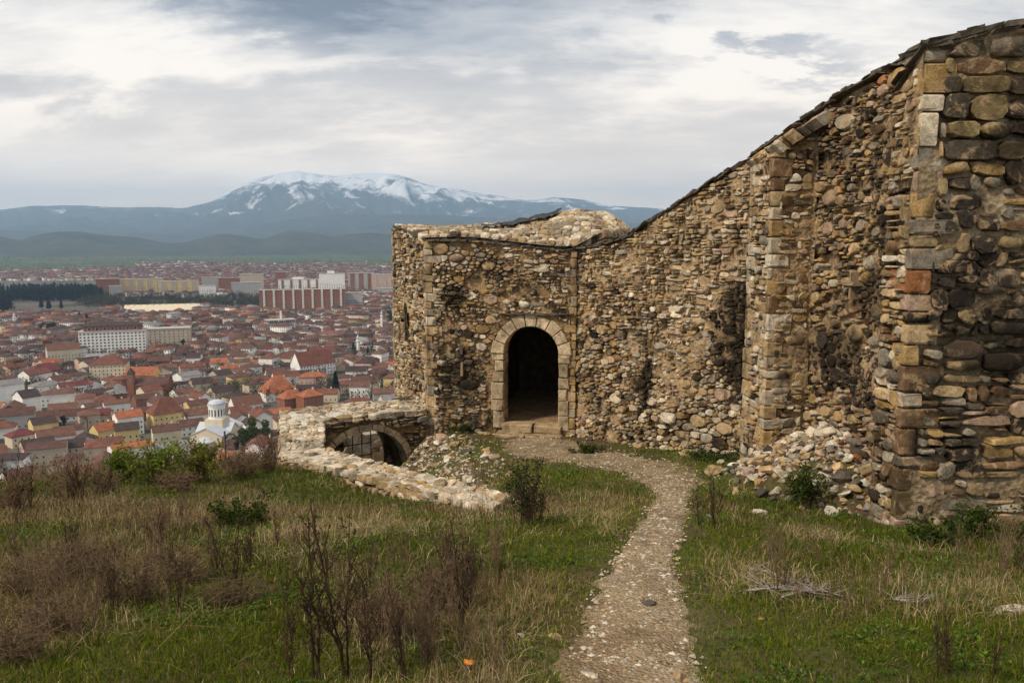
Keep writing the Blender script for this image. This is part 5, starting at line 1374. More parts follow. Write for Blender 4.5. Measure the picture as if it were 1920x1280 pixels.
lm_block(522, 600, 547, 524, 16, 'white', 'white apartment block with red stripes behind the long slab', per=5, bands=('brick', 5, .25), maxn=90, attic=4)
lm_block(598, 645, 546, 513, 18, 'white', 'tall white apartment tower behind the long slab', per=5, maxn=60, attic=5)
lm_block(652, 700, 547, 512, 18, 'grey', 'tall grey apartment block right of the white tower', per=5, maxn=60, bands=('brick', 3))
lm_block(696, 742, 548, 514, 18, 'beige', 'tall ochre-brown apartment block beside the grey one', per=5, maxn=60, bands=('pink', 3))
lm_block(648, 678, 578, 549, 14, 'grey', 'office building with black and yellow horizontal bands', per=2.2, ww=2.0, wh=1.9, floor=3.6, maxn=40, bands=None)
lm_block(220, 300, 549, 523, 16, 'yellow', 'ochre apartment row with dark window columns', per=4.6, maxn=90, bands=('beige', 5))
lm_block(298, 368, 552, 527, 16, 'yellow', 'second ochre apartment row stepping down to the trees', per=4.6, maxn=80, bands=('beige', 4))
lm_block(180, 220, 553, 523, 16, 'brick', 'dark brown apartment block left of the ochre row', per=4, maxn=60)
lm_block(204, 226, 556, 536, 12, 'grey', 'small pale apartment block before the brown one', per=4, maxn=30)
lm_block(372, 402, 558, 536, 14, 'white', 'white apartment block at the end of the ochre rows', per=4, maxn=40)
lm_block(378, 412, 546, 520, 14, 'grey', 'grey apartment tower behind the white block', per=4.5, maxn=40)
lm_block(450, 492, 552, 514, 16, 'beige', 'pale tall apartment block among bare trees', per=4.6, maxn=60)
lm_block(434, 486, 562, 530, 14, 'grey', 'grey apartment block half hidden by bare trees', per=4.6, maxn=60)
lm_block(410, 452, 546, 521, 14, 'brick', 'red brick apartment block beyond the bare trees', per=4.6, maxn=40)
lm_block(516, 535, 540, 510, 14, 'brick', 'slim brick tower block at the back of the estate', per=4.6, maxn=30)
lm_block(706, 735, 556, 541, 16, 'grey', 'low dark glass office block near the gatehouse', per=2.4, ww=2.1, wh=2.2, maxn=40)
def stadium():
    p = at(298, 584); k = p.y/F; w = 132*k; r = empty('grandstand', p+Vector((0, 12, 0)), 'long pale roof of a grandstand by the wooded park', 'grandstand', None, face_cam(p, -.10)); used.append((p.x, p.y+10, w*.5))
    V = [(-w/2, -12, 1), (w/2, -12, 1), (w/2, 12, 10), (-w/2, 12, 10), (-w/2, -12, 0), (w/2, -12, 0), (w/2, 12, 9), (-w/2, 12, 9)]
    link('stand', mesh('stand', V, [(0,1,2,3),(7,6,5,4),(0,4,5,1),(1,5,6,2),(2,6,7,3),(3,7,4,0)], WALLM['cream']), r)
    for i in range(12):
        x = -w/2+w*(i+.5)/12; mb = MB(); mb.box(x-.5, x+.5, 9, 12.5, -3, 11); link('column', mb.mesh('column', M['concrete']), r)
stadium()
def skeleton():
    p = at(522, 624); k = p.y/F; w = 54*k; r = empty('unfinished_building', p+Vector((0, 9, 0)), 'unfinished concrete frame building of open floors among the roofs', 'building', None, face_cam(p, .25)); used.append((p.x, p.y+9, w*.6))
    for f in range(4): mb = MB(); mb.box(-w/2, w/2, -10, 10, f*4.+3.6, f*4.+4.2); link('floor_slab', mb.mesh('floor_slab', M['concrete']), r)
    for i in range(6):
        for y in (-9, 0, 9): mb = MB(); x = -w/2+1+(w-2)*i/5; mb.box(x-.35, x+.35, y-.35, y+.35, -2, 15.8); link('column', mb.mesh('column', M['concrete']), r)
    mb = MB(); mb.box(1, 3, 2, 4, 16, 26); link('core', mb.mesh('core', WALLM['white']), r)
skeleton()
def brick_tower():
    p = at(248, 742); k = p.y/F; r = empty('church_tower', p, 'slender brown brick bell tower beside the long nave', 'tower', None, face_cam(p, -.35)); used.append((p.x, p.y, 4)); h = 55*k
    mb = MB(); mb.box(-2.2, 2.2, -2.2, 2.2, -3, h*.78); link('shaft', mb.mesh('shaft', WALLM['brick']), r)
    mb = MB(); mb.add([(-2.5,-2.5,h*.78),(2.5,-2.5,h*.78),(2.5,2.5,h*.78),(-2.5,2.5,h*.78),(0,0,h)], [(0,1,4),(1,2,4),(2,3,4),(3,0,4),(3,2,1,0)]); link('spire', mb.mesh('spire', ROOFM['dark']), r)
    for z in (.45, .62):
        o = link('window', unit('pane'), r, (0, -2.2, h*z)); o.scale = (1.2, 1, 2.2)
brick_tower()

def houses():
    """the town: jittered plots; the 300 that show largest are houses of their own, the rest one mass"""
    plots = []
    for sp, ya, yb in ((21., 205, 760), (17., 760, 4300)):
      for gx in range(-int(2600/sp), int(700/sp)):
        for gy in range(int(ya/sp), int(yb/sp)+1):
            y = gy*sp+random.uniform(-.26, .26)*sp; x = gx*sp+random.uniform(-.26, .26)*sp
            if y < ya or y > yb: continue
            u, v, d = proj((x, y, gz1_fast(y)))
            if not (-120 < u < 880) or v > 925: continue
            # clearings: park with pines, school yard, meadows beyond
            if FOREST(u, v): continue
            far = y/1000.
            if far > 2.4:
                dn = fbm(np.array([x/420.]), np.array([y/420.]), 91)[0]
                lim = 3.6-.9*sstep(300, 0, u)+1.2*(dn-.5)
                if far > lim or random.random() < (far-2.2)*.3: continue
            if any((x-a)**2+(y-b_)**2 < (r+8)**2 for a, b_, r in used): continue
            plots.append((x, y))
    plots.sort(key=lambda p: math.hypot(*p)); return plots
def gz1_fast(y): return float(np.interp(y, [0, 150, 230, 330, 500, 900, 3000, 15000], [-60, -88, -98, -105, -110, -113, -116, -120]))
def FOREST(u, v):
    if v > 592: return False
    if u < 195 and 526 < v < 590: return True
    if 195 <= u < 500 and 556 < v < 582: return True
    return False
plots = houses()
PX = np.array(plots); PZ = gz(PX[:, 0], PX[:, 1])
wn = {'white': 46, 'cream': 18, 'yellow': 4, 'pink': 6, 'brick': 9, 'grey': 10, 'beige': 10}; rn = {'brown': 36, 'red': 15, 'rust': 22, 'orange': 7, 'dark': 18, 'maroon': 4, 'grey': 4}
WN = dict(white='white', cream='cream', yellow='yellow', pink='pinkish', brick='bare brick', grey='grey', beige='beige'); RN = dict(brown='brown', red='red', rust='rust-brown', orange='orange', dark='dark', maroon='maroon', grey='grey')
n_thing = 0; far_i = []
for i, (x, y) in enumerate(plots):
    if n_thing < 290 and y < 1000:
        wc = random.choices(list(wn), list(wn.values()))[0]; rc = random.choices(list(rn), list(rn.values()))[0]
        kind = random.choice(('gable', 'gable', 'hip')); w = random.uniform(11, 20); l = random.uniform(9, 13.5); h = random.choice((3.5, 5.8, 6.2, 6.4, 8.8, 9.0)); rise = random.uniform(1.8, 3.6)
        ori = .5*(fbm(np.array([x/120.]), np.array([y/120.]), 95)[0]-.5)*5+random.choice((0, 0, 0, math.pi/2))+random.uniform(-.12, .12)
        st = {3.5: 'low', 5.8: 'two-storey', 6.2: 'two-storey', 6.4: 'two-storey', 8.8: 'tall', 9.0: 'tall'}[h]
        lab = f"{st} {WN[wc]} house with {RN[rc]} {'gabled' if kind == 'gable' else 'hipped'} roof in the old town"
        house((x, y, PZ[i]), w, l, h, rise, kind, wc, rc, face_cam(Vector((x, y, 0)), ori), lab, 'houses of the old town below the fortress', maxn=9, chim=random.random() < .6)
        n_thing += 1
    else: far_i.append(i)
def far_town():
    I = np.array(far_i); n = len(I); X = PX[I]; Z = PZ[I]
    w = rng.uniform(8, 16, n); l = rng.uniform(7, 12, n); h = rng.choice([3.5, 5.8, 6.8, 9.4], n, p=[.15, .32, .3, .23]); rise = rng.uniform(1.6, 3.2, n)
    a = (fbm(X[:, 0]/120, X[:, 1]/120, 95)-.5)*2.5+rng.choice([0, 0, math.pi/2], n)+rng.normal(0, .1, n); ca, sa = np.cos(a), np.sin(a)
    big = rng.random(n) < .05; w[big] *= 2.; h[big] += 3
    L = np.array([(-1,-1,0),(1,-1,0),(1,1,0),(-1,1,0),(-1,-1,1),(1,-1,1),(1,1,1),(-1,1,1),(-1,0,2),(1,0,2)], float)
    O = np.array([(-1,-1),(1,-1),(1,1),(-1,1),(-1,0),(1,0)], float)
    nv = 16; V = np.zeros((n, nv, 3)); C = np.zeros((n, nv, 3))
    hip = rng.random(n) < .35
    for q in range(10):
        lx = L[q, 0]*w/2; ly = L[q, 1]*l/2; zz = np.where(L[q, 2] == 0, -3, np.where(L[q, 2] == 1, h, h+rise-.25))
        if q >= 8: lx = np.where(hip, lx*.02, lx)
        if q >= 8: zz = np.where(hip, h-.1, zz)
        V[:, q, 0] = lx*ca-ly*sa+X[:, 0]; V[:, q, 1] = lx*sa+ly*ca+X[:, 1]; V[:, q, 2] = Z+zz
    for q in range(6):
        lx = O[q, 0]*(w/2+.5); ly = O[q, 1]*(l/2+.6); zz = h-.25 if q < 4 else h+rise
        if q >= 4: lx = np.where(hip, O[q, 0]*np.maximum(.1, (w-l)/2), lx)
        V[:, 10+q, 0] = lx*ca-ly*sa+X[:, 0]; V[:, 10+q, 1] = lx*sa+ly*ca+X[:, 1]; V[:, 10+q, 2] = Z+zz
    wp = np.array([(.84,.82,.78),(.66,.57,.42),(.62,.50,.28),(.56,.40,.33),(.26,.11,.065),(.40,.39,.37),(.50,.42,.32)]); rp = np.array([(.115,.062,.050),(.17,.072,.052),(.145,.076,.056),(.30,.12,.062),(.068,.048,.044),(.15,.048,.048),(.25,.24,.24)])
    C[:, :10] = (wp[rng.choice(7, n, p=[.50,.18,.03,.05,.08,.08,.08])]*rng.uniform(.8, 1.1, (n, 1)))[:, None]
    C[:, 10:] = (rp[rng.choice(7, n, p=[.36,.13,.24,.05,.14,.03,.05])]*rng.uniform(.7, 1.25, (n, 1)))[:, None]
    b_ = np.arange(n)[:, None]*nv
    F4 = np.concatenate([b_+np.array([f]) for f in ((0,1,5,4),(2,3,7,6),(1,2,6,5),(3,0,4,7),(10,11,15,14),(12,13,14,15))])
    F3 = np.concatenate([b_+np.array([f]) for f in ((5,6,9),(7,4,8),(11,12,15),(13,10,14))])
    me = npmesh('far_houses', V.reshape(-1, 3), [F4, F3], [M['far_house']], cols=C.reshape(-1, 3))
    # wall coordinates in metres for the tiny far windows; roofs get none
    uv = me.uv_layers.new(name='UVMap'); nl = len(me.loops); arr = np.full((nl, 2), -1., np.float32)
    lens = np.stack([w, w, l, l], 0)
    for q in range(4):
        st = q*n*4; blk = np.zeros((n, 4, 2), np.float32)
        blk[:, 1, 0] = lens[q]; blk[:, 2, 0] = lens[q]; blk[:, 2, 1] = h+3; blk[:, 3, 1] = h+3; arr[st:st+n*4] = blk.reshape(-1, 2)
    uv.data.foreach_set('uv', arr.ravel())
    o = link('far_houses', me); setp(o, 'mass of distant red-roofed houses filling the plain', 'houses', kind='stuff')
def far_mat():
    m, b, bs = newmat('far_house', .88); at_ = b.add('ShaderNodeVertexColor', layer_name='col'); uvn = b.add('ShaderNodeUVMap', uv_map='UVMap'); x, y, _ = b.sep(uvn.outputs[0])
    fx = b.math('FRACT', b.math('DIVIDE', x, 2.7)); fy = b.math('FRACT', b.math('DIVIDE', b.math('SUBTRACT', y, 3.), 2.9))
    k = b.math('MULTIPLY', b.math('MULTIPLY', b.math('GREATER_THAN', fx, .32), b.math('LESS_THAN', fx, .70)), b.math('MULTIPLY', b.math('GREATER_THAN', fy, .33), b.math('LESS_THAN', fy, .78)))
    k = b.math('MULTIPLY', k, b.math('GREATER_THAN', y, 3.2))
    c = b.mix(1., at_.outputs[0], b.ramp(b.noise(posn(b), .3, 4, .6), [(.3, .75), (.7, 1.2)]), 'MULTIPLY')
    b.put(bs.inputs['Base Color'], b.mix(k, c, (.05, .05, .055))); M['far_house'] = m
far_mat(); far_town()

# ------------------------------------------------------------------ trees in the town
def leaf_cloud(pts, size, cols, seed=0):
    """small leaf-shaped faces at the points; returns V,F,C arrays"""
    r_ = np.random.default_rng(seed); n = len(pts); a = r_.normal(size=(n, 3)); a /= np.linalg.norm(a, axis=1)[:, None]
    b_ = np.cross(a, r_.normal(size=(n, 3))); b_ /= np.linalg.norm(b_, axis=1)[:, None]
    s = (size*(.6+.8*r_.random(n)))[:, None] if np.isscalar(size) else (size*(.6+.8*r_.random(n)))[:, None]
    V = np.stack([pts-a*s, pts+b_*s*.5, pts+a*s, pts-b_*s*.5], 1).reshape(-1, 3)
    Fc = np.arange(n*4).reshape(n, 4); return V, Fc, np.repeat(cols, 4, 0)
def conifer_mesh(h, r, n, seed, col=(.018, .032, .018)):
    q = np.random.default_rng(seed); t = q.random(n)**.7; z = h*(.10+.9*t); lay = .65+.35*np.abs(np.sin(z/h*26)); rad = r*(1-t)**.85*lay*np.sqrt(q.random(n)); an = q.random(n)*6.283
    P = np.stack([rad*np.cos(an), rad*np.sin(an), z-.12*rad], 1)
    return leaf_cloud(P, r*.22, np.array(col)*(.5+1.0*q.random((n, 1))), seed)
def round_mesh(h, r, n, seed, col):
    q = np.random.default_rng(seed); k = 9; C = q.normal(size=(k, 3))*np.array((r*.45, r*.45, h*.17))+np.array((0, 0, h*.64)); i = q.integers(0, k, n)
    d = q.normal(size=(n, 3)); d /= np.linalg.norm(d, axis=1)[:, None]; P = C[i]+d*(r*.5*q.random((n, 1))**.4); P[:, 2] = np.maximum(P[:, 2], h*.22)
    return leaf_cloud(P, r*.13, np.array(col)*(.55+.9*q.random((n, 1))), seed)
def bare_mesh(h, seed, col=None):
    rs = random.Random(seed); mb = MB()
    def br(p, d, L, r, dep):
        q = p+d*L; mb.tube([p, p+d*L*.5+Vector((rs.gauss(0, .05), rs.gauss(0, .05), 0))*L, q], [r, r*.8, r*.55], 3)
        if dep == 0: return
        for _ in range(4 if dep > 1 else 5):
            e = (d+Vector((rs.gauss(0, .55), rs.gauss(0, .55), rs.gauss(.15, .3)))).normalized(); br(p+d*L*rs.uniform(.5, 1), e, L*rs.uniform(.5, .75), r*.5, dep-1)
    br(Vector((0, 0, h*.12)), Vector((0, 0, 1)), h*.34, h*.020, 4); return mb
TREES = {}
def trunk_mesh(h, r): mb = MB(); mb.tube([(0, 0, -1), (0, 0, h*.15), (.02*h, 0, h*.6)], [r, r*.8, r*.25], 6); return mb.mesh('trunk', M['twig'])
def tree(kind, p, h, label, group):
    key = (kind, random.randint(0, 2))
    if key not in TREES:
        sd = len(TREES)*7+3
        if kind == 'conifer': V, Fc, C = conifer_mesh(1., .24, 1500, sd); me = npmesh('crown', V, [Fc], M['leaf'], cols=C)
        elif kind == 'green': V, Fc, C = round_mesh(1., .42, 1600, sd, (.06, .085, .022)); me = npmesh('crown', V, [Fc], M['leaf'], cols=C)
        elif kind == 'dark': V, Fc, C = round_mesh(1., .42, 1600, sd, (.03, .042, .02)); me = npmesh('crown', V, [Fc], M['leaf'], cols=C)
        else: me = bare_mesh(1., sd).mesh('crown', M['twig_brown'])
        TREES[key] = (me, trunk_mesh(1., .022))
    r = empty(dict(conifer='conifer', green='leafy_tree', dark='dark_tree', bare='bare_tree')[kind], p, label, 'tree', group)
    for nme, me in zip(('crown', 'trunk'), TREES[key]): o = link(nme, me, r); o.scale = (h,)*3
def tp(u, v): p = at(u, v); return p, p.y/F
for (kind, u, v, hp, lab) in (('conifer', 630, 742, 46, 'tall dark conifer standing among the orange-roofed houses'), ('conifer', 575, 664, 16, None), ('conifer', 663, 664, 22, None), ('conifer', 690, 668, 18, None), ('conifer', 440, 665, 12, None), ('conifer', 458, 676, 15, None),
                              ('dark', 100, 632, 26, None), ('dark', 82, 626, 20, None), ('conifer', 150, 607, 22, None), ('conifer', 163, 608, 20, None), ('conifer', 92, 580, 24, None), ('conifer', 78, 578, 22, None), ('conifer', 115, 579, 18, None), ('conifer', 396, 586, 14, None), ('conifer', 405, 584, 12, None),
                              ('bare', 352, 806, 50, 'large bare tree between the yellow house and the domed church'), ('bare', 368, 800, 44, None), ('green', 470, 842, 46, 'spreading green tree behind the domed church'), ('green', 495, 838, 40, None), ('green', 452, 846, 34, None), ('bare', 510, 838, 52, None), ('bare', 522, 850, 46, None), ('dark', 480, 800, 22, None), ('bare', 165, 808, 40, None), ('bare', 150, 815, 36, None), ('green', 460, 700, 14, None), ('dark', 120, 796, 18, None), ('green', 112, 806, 16, None), ('bare', 210, 798, 26, None), ('dark', 545, 764, 16, None), ('green', 290, 640, 12, None), ('dark', 345, 650, 14, None), ('green', 735, 606, 20, None)):
    p, k = tp(u, v)
    L = {'conifer': 'small dark conifer between the town roofs', 'dark': 'dark leafy tree between the town roofs', 'bare': 'bare brown tree between the town houses', 'green': 'fresh green tree between the town houses'}
    tree(kind, p, hp*k, lab or L[kind], None if lab else 'trees scattered through the town')
def woods():
    V = []; Fc = []; C = []; o = 0
    q = np.random.default_rng(5)
    def put(P, mesh3, s):
        nonlocal o
        v, f, c = mesh3; V.append(v*s+np.array(P)); Fc.append(f+o); C.append(c); o += len(v)
    pine = [conifer_mesh(1., .38, 90, 70+i, (.012, .022, .014)) for i in range(4)]; br = [round_mesh(1., .45, 90, 80+i, (.065, .055, .038)) for i in range(4)]; gr = [round_mesh(1., .45, 90, 90+i, (.05, .062, .025)) for i in range(3)]
    for _ in range(620):
        u = q.uniform(-40, 192); v = q.uniform(546, 566) if u > 20 else q.uniform(546, 585); p, k = tp(u, v); put(p, pine[q.integers(4)], q.uniform(15, 21))
    for _ in range(520):
        u = q.uniform(150, 500); v = q.uniform(562, 580); p, k = tp(u, v); put(p, (br+gr)[q.integers(7)], q.uniform(10, 17))
    for _ in range(1700):   # hedges and groves out on the plain and between the houses
        u = q.uniform(-20, 760); v = q.choice([q.uniform(470, 520), q.uniform(590, 760)]); p, k = tp(u, v); put(p, (br+gr)[q.integers(7)], q.uniform(6, 11) if v > 560 else q.uniform(8, 14))
    me = npmesh('distant_trees', np.concatenate(V), [np.concatenate(Fc)], M['leaf'], cols=np.concatenate(C))
    setp(link('distant_trees', me), 'dark pine wood and bare groves spread across the plain', 'wood', kind='stuff')
woods()
def car(p, rz, col, label, group=None):
    r = empty('parked_car', p, label, 'car', group, rz); m = plain('car_paint', col, .35, .05)
    V = [(-2.1,-.85,.35),(2.1,-.85,.35),(2.1,.85,.35),(-2.1,.85,.35),(-2.05,-.85,.95),(2.1,-.85,.85),(2.1,.85,.85),(-2.05,.85,.95),(-1.9,-.7,1.45),(.6,-.7,1.5),(.6,.7,1.5),(-1.9,.7,1.45),(1.2,-.82,.95),(1.2,.82,.95)]
    link('body', mesh('body', V, [(3,2,1,0),(0,1,5,12,4),(2,3,7,13,6),(1,2,6,5),(3,0,4,7),(12,5,6,13)], m), r)
    link('cabin', mesh('cabin', V, [(4,12,9,8),(13,7,11,10)], M['glass']), r); link('car_roof', mesh('car_roof', V, [(8,9,10,11)], m), r); link('windscreen', mesh('windscreen', V, [(12,13,10,9),(7,4,8,11)], M['glass']), r)
    for x in (-1.3, 1.35):
        for y in (-.85, .85):
            mb = MB(); mb.tube([(x, y-.1, .33), (x, y+.1, .33)], [.33, .33], 10); link('wheel', mb.mesh('wheel', M['iron']), r)
car(at(130, 823), face_cam(at(130, 823), .1), (.75, .75, .76), 'white van parked in the small green yard')
for i in range(12):
    u = 4+i*3.2+random.uniform(-2, 2); v = 690-i*4.2; p = at(u, v); car(p, face_cam(p, 1.2), random.choice(((.7,.7,.72),(.1,.1,.12),(.3,.32,.36))), 'small car parked along the street running through the town', 'cars parked along the street')
# ------------------------------------------------------------------ grass and weeds
def blades(n, xy_fn, hfn, wfn, cfn, seed, bend=.5, name='grass', label='', flatf=.0):
    q = np.random.default_rng(seed); X = xy_fn(q, n); n = len(X); x, y = X[:, 0], X[:, 1]
    z = gz(x, y)-.01; h = hfn(q, x, y); w = wfn(q, x, y); a = q.random(n)*6.283; lean = np.abs(q.normal(0, bend, n)); la = q.random(n)*6.283
    dx, dy = np.cos(a)*w*.5, np.sin(a)*w*.5; lx, ly = np.cos(la)*lean*h, np.sin(la)*lean*h; hz = h/np.sqrt(1+lean**2)
    V = np.zeros((n, 5, 3))
    V[:, 0] = np.stack([x-dx, y-dy, z], 1); V[:, 1] = np.stack([x+dx, y+dy, z], 1)
    V[:, 2] = np.stack([x+lx*.35+dx*.7, y+ly*.35+dy*.7, z+hz*.6], 1); V[:, 3] = np.stack([x+lx*.35-dx*.7, y+ly*.35-dy*.7, z+hz*.6], 1)
    V[:, 4] = np.stack([x+lx, y+ly, z+hz*(1-.25*np.minimum(lean, 1))], 1)
    C = cfn(q, x, y); b_ = np.arange(n)[:, None]*5
    return V.reshape(-1, 3), b_+np.array([[0, 1, 2, 3]]), b_+np.array([[3, 2, 4]]), np.repeat(C, 5, 0)
def grass_obj(name, label, parts):
    V = []; F4 = []; F3 = []; C = []; o = 0
    for v, f4, f3, c in parts: V.append(v); F4.append(f4+o); F3.append(f3+o); C.append(c); o += len(v)
    me = npmesh(name, np.concatenate(V), [np.concatenate(F4), np.concatenate(F3)], M['blade'], cols=np.concatenate(C))
    setp(link(name, me), label, 'grass', kind='stuff')
WALLSEG = [(xy(A0), xy(A1)), (xy(A1), xy(A3)), ((T0.x, T0.y), (T0.x+4.5, T0.y+.27)), (xy(C0), xy(C1))]
def open_ground(x, y):
    """1 where plants can stand (in front of the walls, off the parapet, out of the pit)"""
    ok = (y > 1.6) & (y < 19.7)
    for a, b_ in WALLSEG:
        s = (b_[0]-a[0])*(y-a[1])-(b_[1]-a[1])*(x-a[0])      # >0 = left of a->b = behind the wall
        t = ((x-a[0])*(b_[0]-a[0])+(y-a[1])*(b_[1]-a[1]))/((b_[0]-a[0])**2+(b_[1]-a[1])**2)
        ok &= ~((s > 0) & (t > -.02) & (t < 1.02))
    ok &= ~((x > 5.0) & (y > 9)); ok &= ~((x > 4.3) & (y > 8.5) & (y < 9.4))
    for P in ([Q1, Q2, Q3, Q4], [Q0, Q1, Q4, Q5], [Q0, Q5, Q6, Q7, Q8]): ok &= ~inpoly(x, y, [xy(p) for p in P])
    ok &= ~(inpoly(x, y, PIT))
    ok &= heap(x, y) < .12
    return ok
def zone(x, y):
    """how dry/brown the growth is (0 fresh green .. 1 dead brush)"""
    n = fbm(x*.55, y*.55, 51, 4); n2 = fbm(x*1.9, y*1.9, 52, 4)
    left = sstep(-.2, -2.6, x-.05*y)
    br = left*(.34+.22*sstep(4, 7, y)*sstep(10.5, 8.5, y)) + .40*sstep(3.2, 4.6, x)*sstep(7, 4.5, y) + .22
    return np.clip(br+(n-.5)*2.9+(n2-.5)*.9, 0, 1)
def sampler(y0, y1, keepfn, umax=1.24):
    def f(q, n):
        y = y0*(y1/y0)**q.random(n) if y0 > 0 else q.uniform(y0, y1, n)
        # spread evenly over the visible wedge: density falls with distance
        x = (q.random(n)*2-1)*.70*(y+.4)*umax
        k = keepfn(q, x, y) & open_ground(x, y); return np.stack([x[k], y[k]], 1)
    return f
def pd_noisy(x, y): return pathdist(x, y)+.55*(fbm(x*2.6, y*2.6, 57, 4)-.5)+.3*(fbm(x*9, y*9, 58, 2)-.5)
def grass_keep(q, x, y):
    pdv = pd_noisy(x, y); k = np.maximum(sstep(.46, .78, pdv), .10*sstep(.15, .5, pdv))
    # worn ground before the gate
    worn = sstep(12.5, 15, y)*sstep(-1.2, .4, x)*.75
    k = k*(1-worn*(fbm(x*1.2, y*1.2, 59) < .56)); k *= .45+.55*sstep(.30, .46, fbm(x*1.7, y*1.7, 60))
    k = np.maximum(k, .8*sstep(10.5, 13, y)*(fbm(x*1.5+5, y*1.5, 64, 3) > .55))
    return q.random(len(x)) < k
def g_h(q, x, y): z = zone(x, y); return (.028+.05*q.random(len(x))**1.5+.05*z*q.random(len(x)))*(.75+.03*y)*(.6+.9*fbm(x*1.4, y*1.4, 61))*np.clip(.35+.5*pathdist(x, y), .4, 1.15)
def g_w(q, x, y): return (.0035+.0035*q.random(len(x)))*(1+.16*np.maximum(y-3, 0))
GREEN = np.array([(.092,.128,.010),(.125,.155,.013),(.060,.095,.010),(.16,.165,.022)]); DRY = np.array([(.42,.31,.15),(.32,.22,.11),(.18,.115,.06),(.50,.40,.22)])
def g_c(q, x, y):
    n = len(x); z = zone(x, y); dry = q.random(n) < np.clip(z*.62-.06, .05, .7)
    c = np.where(dry[:, None], DRY[q.integers(0, 4, n)], GREEN[q.integers(0, 4, n)])
    tone = (.6+.8*fbm(x*1.1, y*1.1, 63))*(1+.3*sstep(3.5, 1.2, pathdist(x, y))*(1-dry)); return c*(tone*(.75+.5*q.random(n)))[:, None]
grass_obj('grass', 'short green meadow grass growing on both sides of the footpath', [
    blades(230000, sampler(2.4, 6.5, grass_keep), g_h, g_w, g_c, 1, .9),
    blades(185000, sampler(6.5, 19.5, grass_keep), g_h, g_w, g_c, 2, .6)])
# dead stalks, dry hay and brush
def d_keep(q, x, y):
    z = zone(x, y); return (q.random(len(x)) < sstep(.52, .95, z)*.8+.02) & (pathdist(x, y) > 1.25)
def d_h(q, x, y): return (.09+.26*q.random(len(x))**1.6)*(.6+.8*fbm(x*.9, y*.9, 67))*np.clip(pathdist(x, y)*.42, .3, 1)
def d_w(q, x, y): return (.0018+.0016*q.random(len(x)))*(1+.17*np.maximum(y-3, 0))
BRN = np.array([(.21,.135,.075),(.13,.08,.048),(.36,.26,.14),(.075,.047,.03),(.28,.20,.125)])
def d_c(q, x, y):
    n = len(x); c = BRN[q.integers(0, 5, n)]*(.6+.7*q.random((n, 1))); return c*(.55+.9*fbm(x*.8, y*.8, 69))[:, None]
grass_obj('dry_grass', 'dead brown stalks and dry hay tangled over the slope left of the path', [
    blades(75000, sampler(2.4, 7, d_keep), d_h, d_w, d_c, 11, 1.3), blades(75000, sampler(7, 16, d_keep), d_h, d_w, d_c, 12, 1.1)])
# straw-coloured bands of flattened hay across the slope
def hay_s(q, n):
    x = q.uniform(-8, 1.4, n); c = 8.0+.35*np.sin(x*.8)-.06*x; y = c+q.normal(0, .35, n)*np.where(q.random(n) < .5, 1, 2.2)
    k = open_ground(x, y) & (pathdist(x, y) > 1.3) & (q.random(n) < sstep(.40, .60, fbm(x*1.1, y*2.2, 75))); return np.stack([x[k], y[k]], 1)
def tuft_s(q, n):
    m_ = 90; cy = 2.8*(12/2.8)**q.random(m_); cx = (q.random(m_)*2-1)*.66*cy; i = q.integers(0, m_, n); r_ = .10+.012*cy[i]
    x = cx[i]+q.normal(0, 1, n)*r_; y = cy[i]+q.normal(0, 1, n)*r_; k = open_ground(x, y) & (pathdist(x, y) > 1.15) & (zone(x, y) > .25); return np.stack([x[k], y[k]], 1)
hay_c = lambda q, x, y: np.array([(.52,.40,.21),(.42,.31,.15),(.60,.49,.29),(.33,.24,.12)])[q.integers(0, 4, len(x))]*(.65+.5*q.random((len(x), 1)))
grass_obj('hay', 'flattened straw-coloured hay in bands and tufts across the slope', [
    blades(16000, hay_s, lambda q, x, y: .06+.10*q.random(len(x)), lambda q, x, y: .004+.004*q.random(len(x)), hay_c, 41, 1.6),
    blades(16000, tuft_s, lambda q, x, y: (.07+.16*q.random(len(x)))*(.7+.04*y), lambda q, x, y: (.0025+.002*q.random(len(x)))*(1+.14*np.maximum(y-3, 0)), hay_c, 42, 1.3)])
# broad-leaved ground cover among the grass
def cover():
    q = np.random.default_rng(31); X = sampler(2.5, 15, lambda q_, x, y: (q_.random(len(x)) < sstep(.52, .62, fbm(x*2.3, y*2.3, 73))*(.3+.7*(zone(x, y) < .75))) & (pd_noisy(x, y) > 1.0))(q, 150000)
    n_ = len(X); s = (.007+.010*q.random(n_))*(1+.13*np.maximum(X[:, 1]-3, 0)); z = gz(X[:, 0], X[:, 1])+.01+.07*q.random(n_)**1.5*(.4+.05*X[:, 1])
    a = q.random(n_)*6.283; el = q.normal(.25, .45, n_); d = np.stack([np.cos(a)*np.cos(el), np.sin(a)*np.cos(el), np.sin(el)], 1); w = np.stack([-np.sin(a), np.cos(a), q.normal(0, .3, n_)], 1)
    P = np.column_stack([X, z]); V = np.stack([P-d*s[:, None], P+w*s[:, None]*.55, P+d*s[:, None], P-w*s[:, None]*.55], 1).reshape(-1, 3)
    C = np.array([(.07,.125,.016),(.05,.095,.016),(.12,.17,.022),(.085,.12,.03)])[q.integers(0, 4, n_)]*(.6+.7*q.random((n_, 1)))*(.6+.8*fbm(X[:, 0]*1.2, X[:, 1]*1.2, 74))[:, None]
    setp(link('ground_cover', npmesh('ground_cover', V, [np.arange(n_*4).reshape(n_, 4)], M['blade'], cols=np.repeat(C, 4, 0))), 'low leafy green plants creeping through the grass', 'ground cover', kind='stuff')
cover()
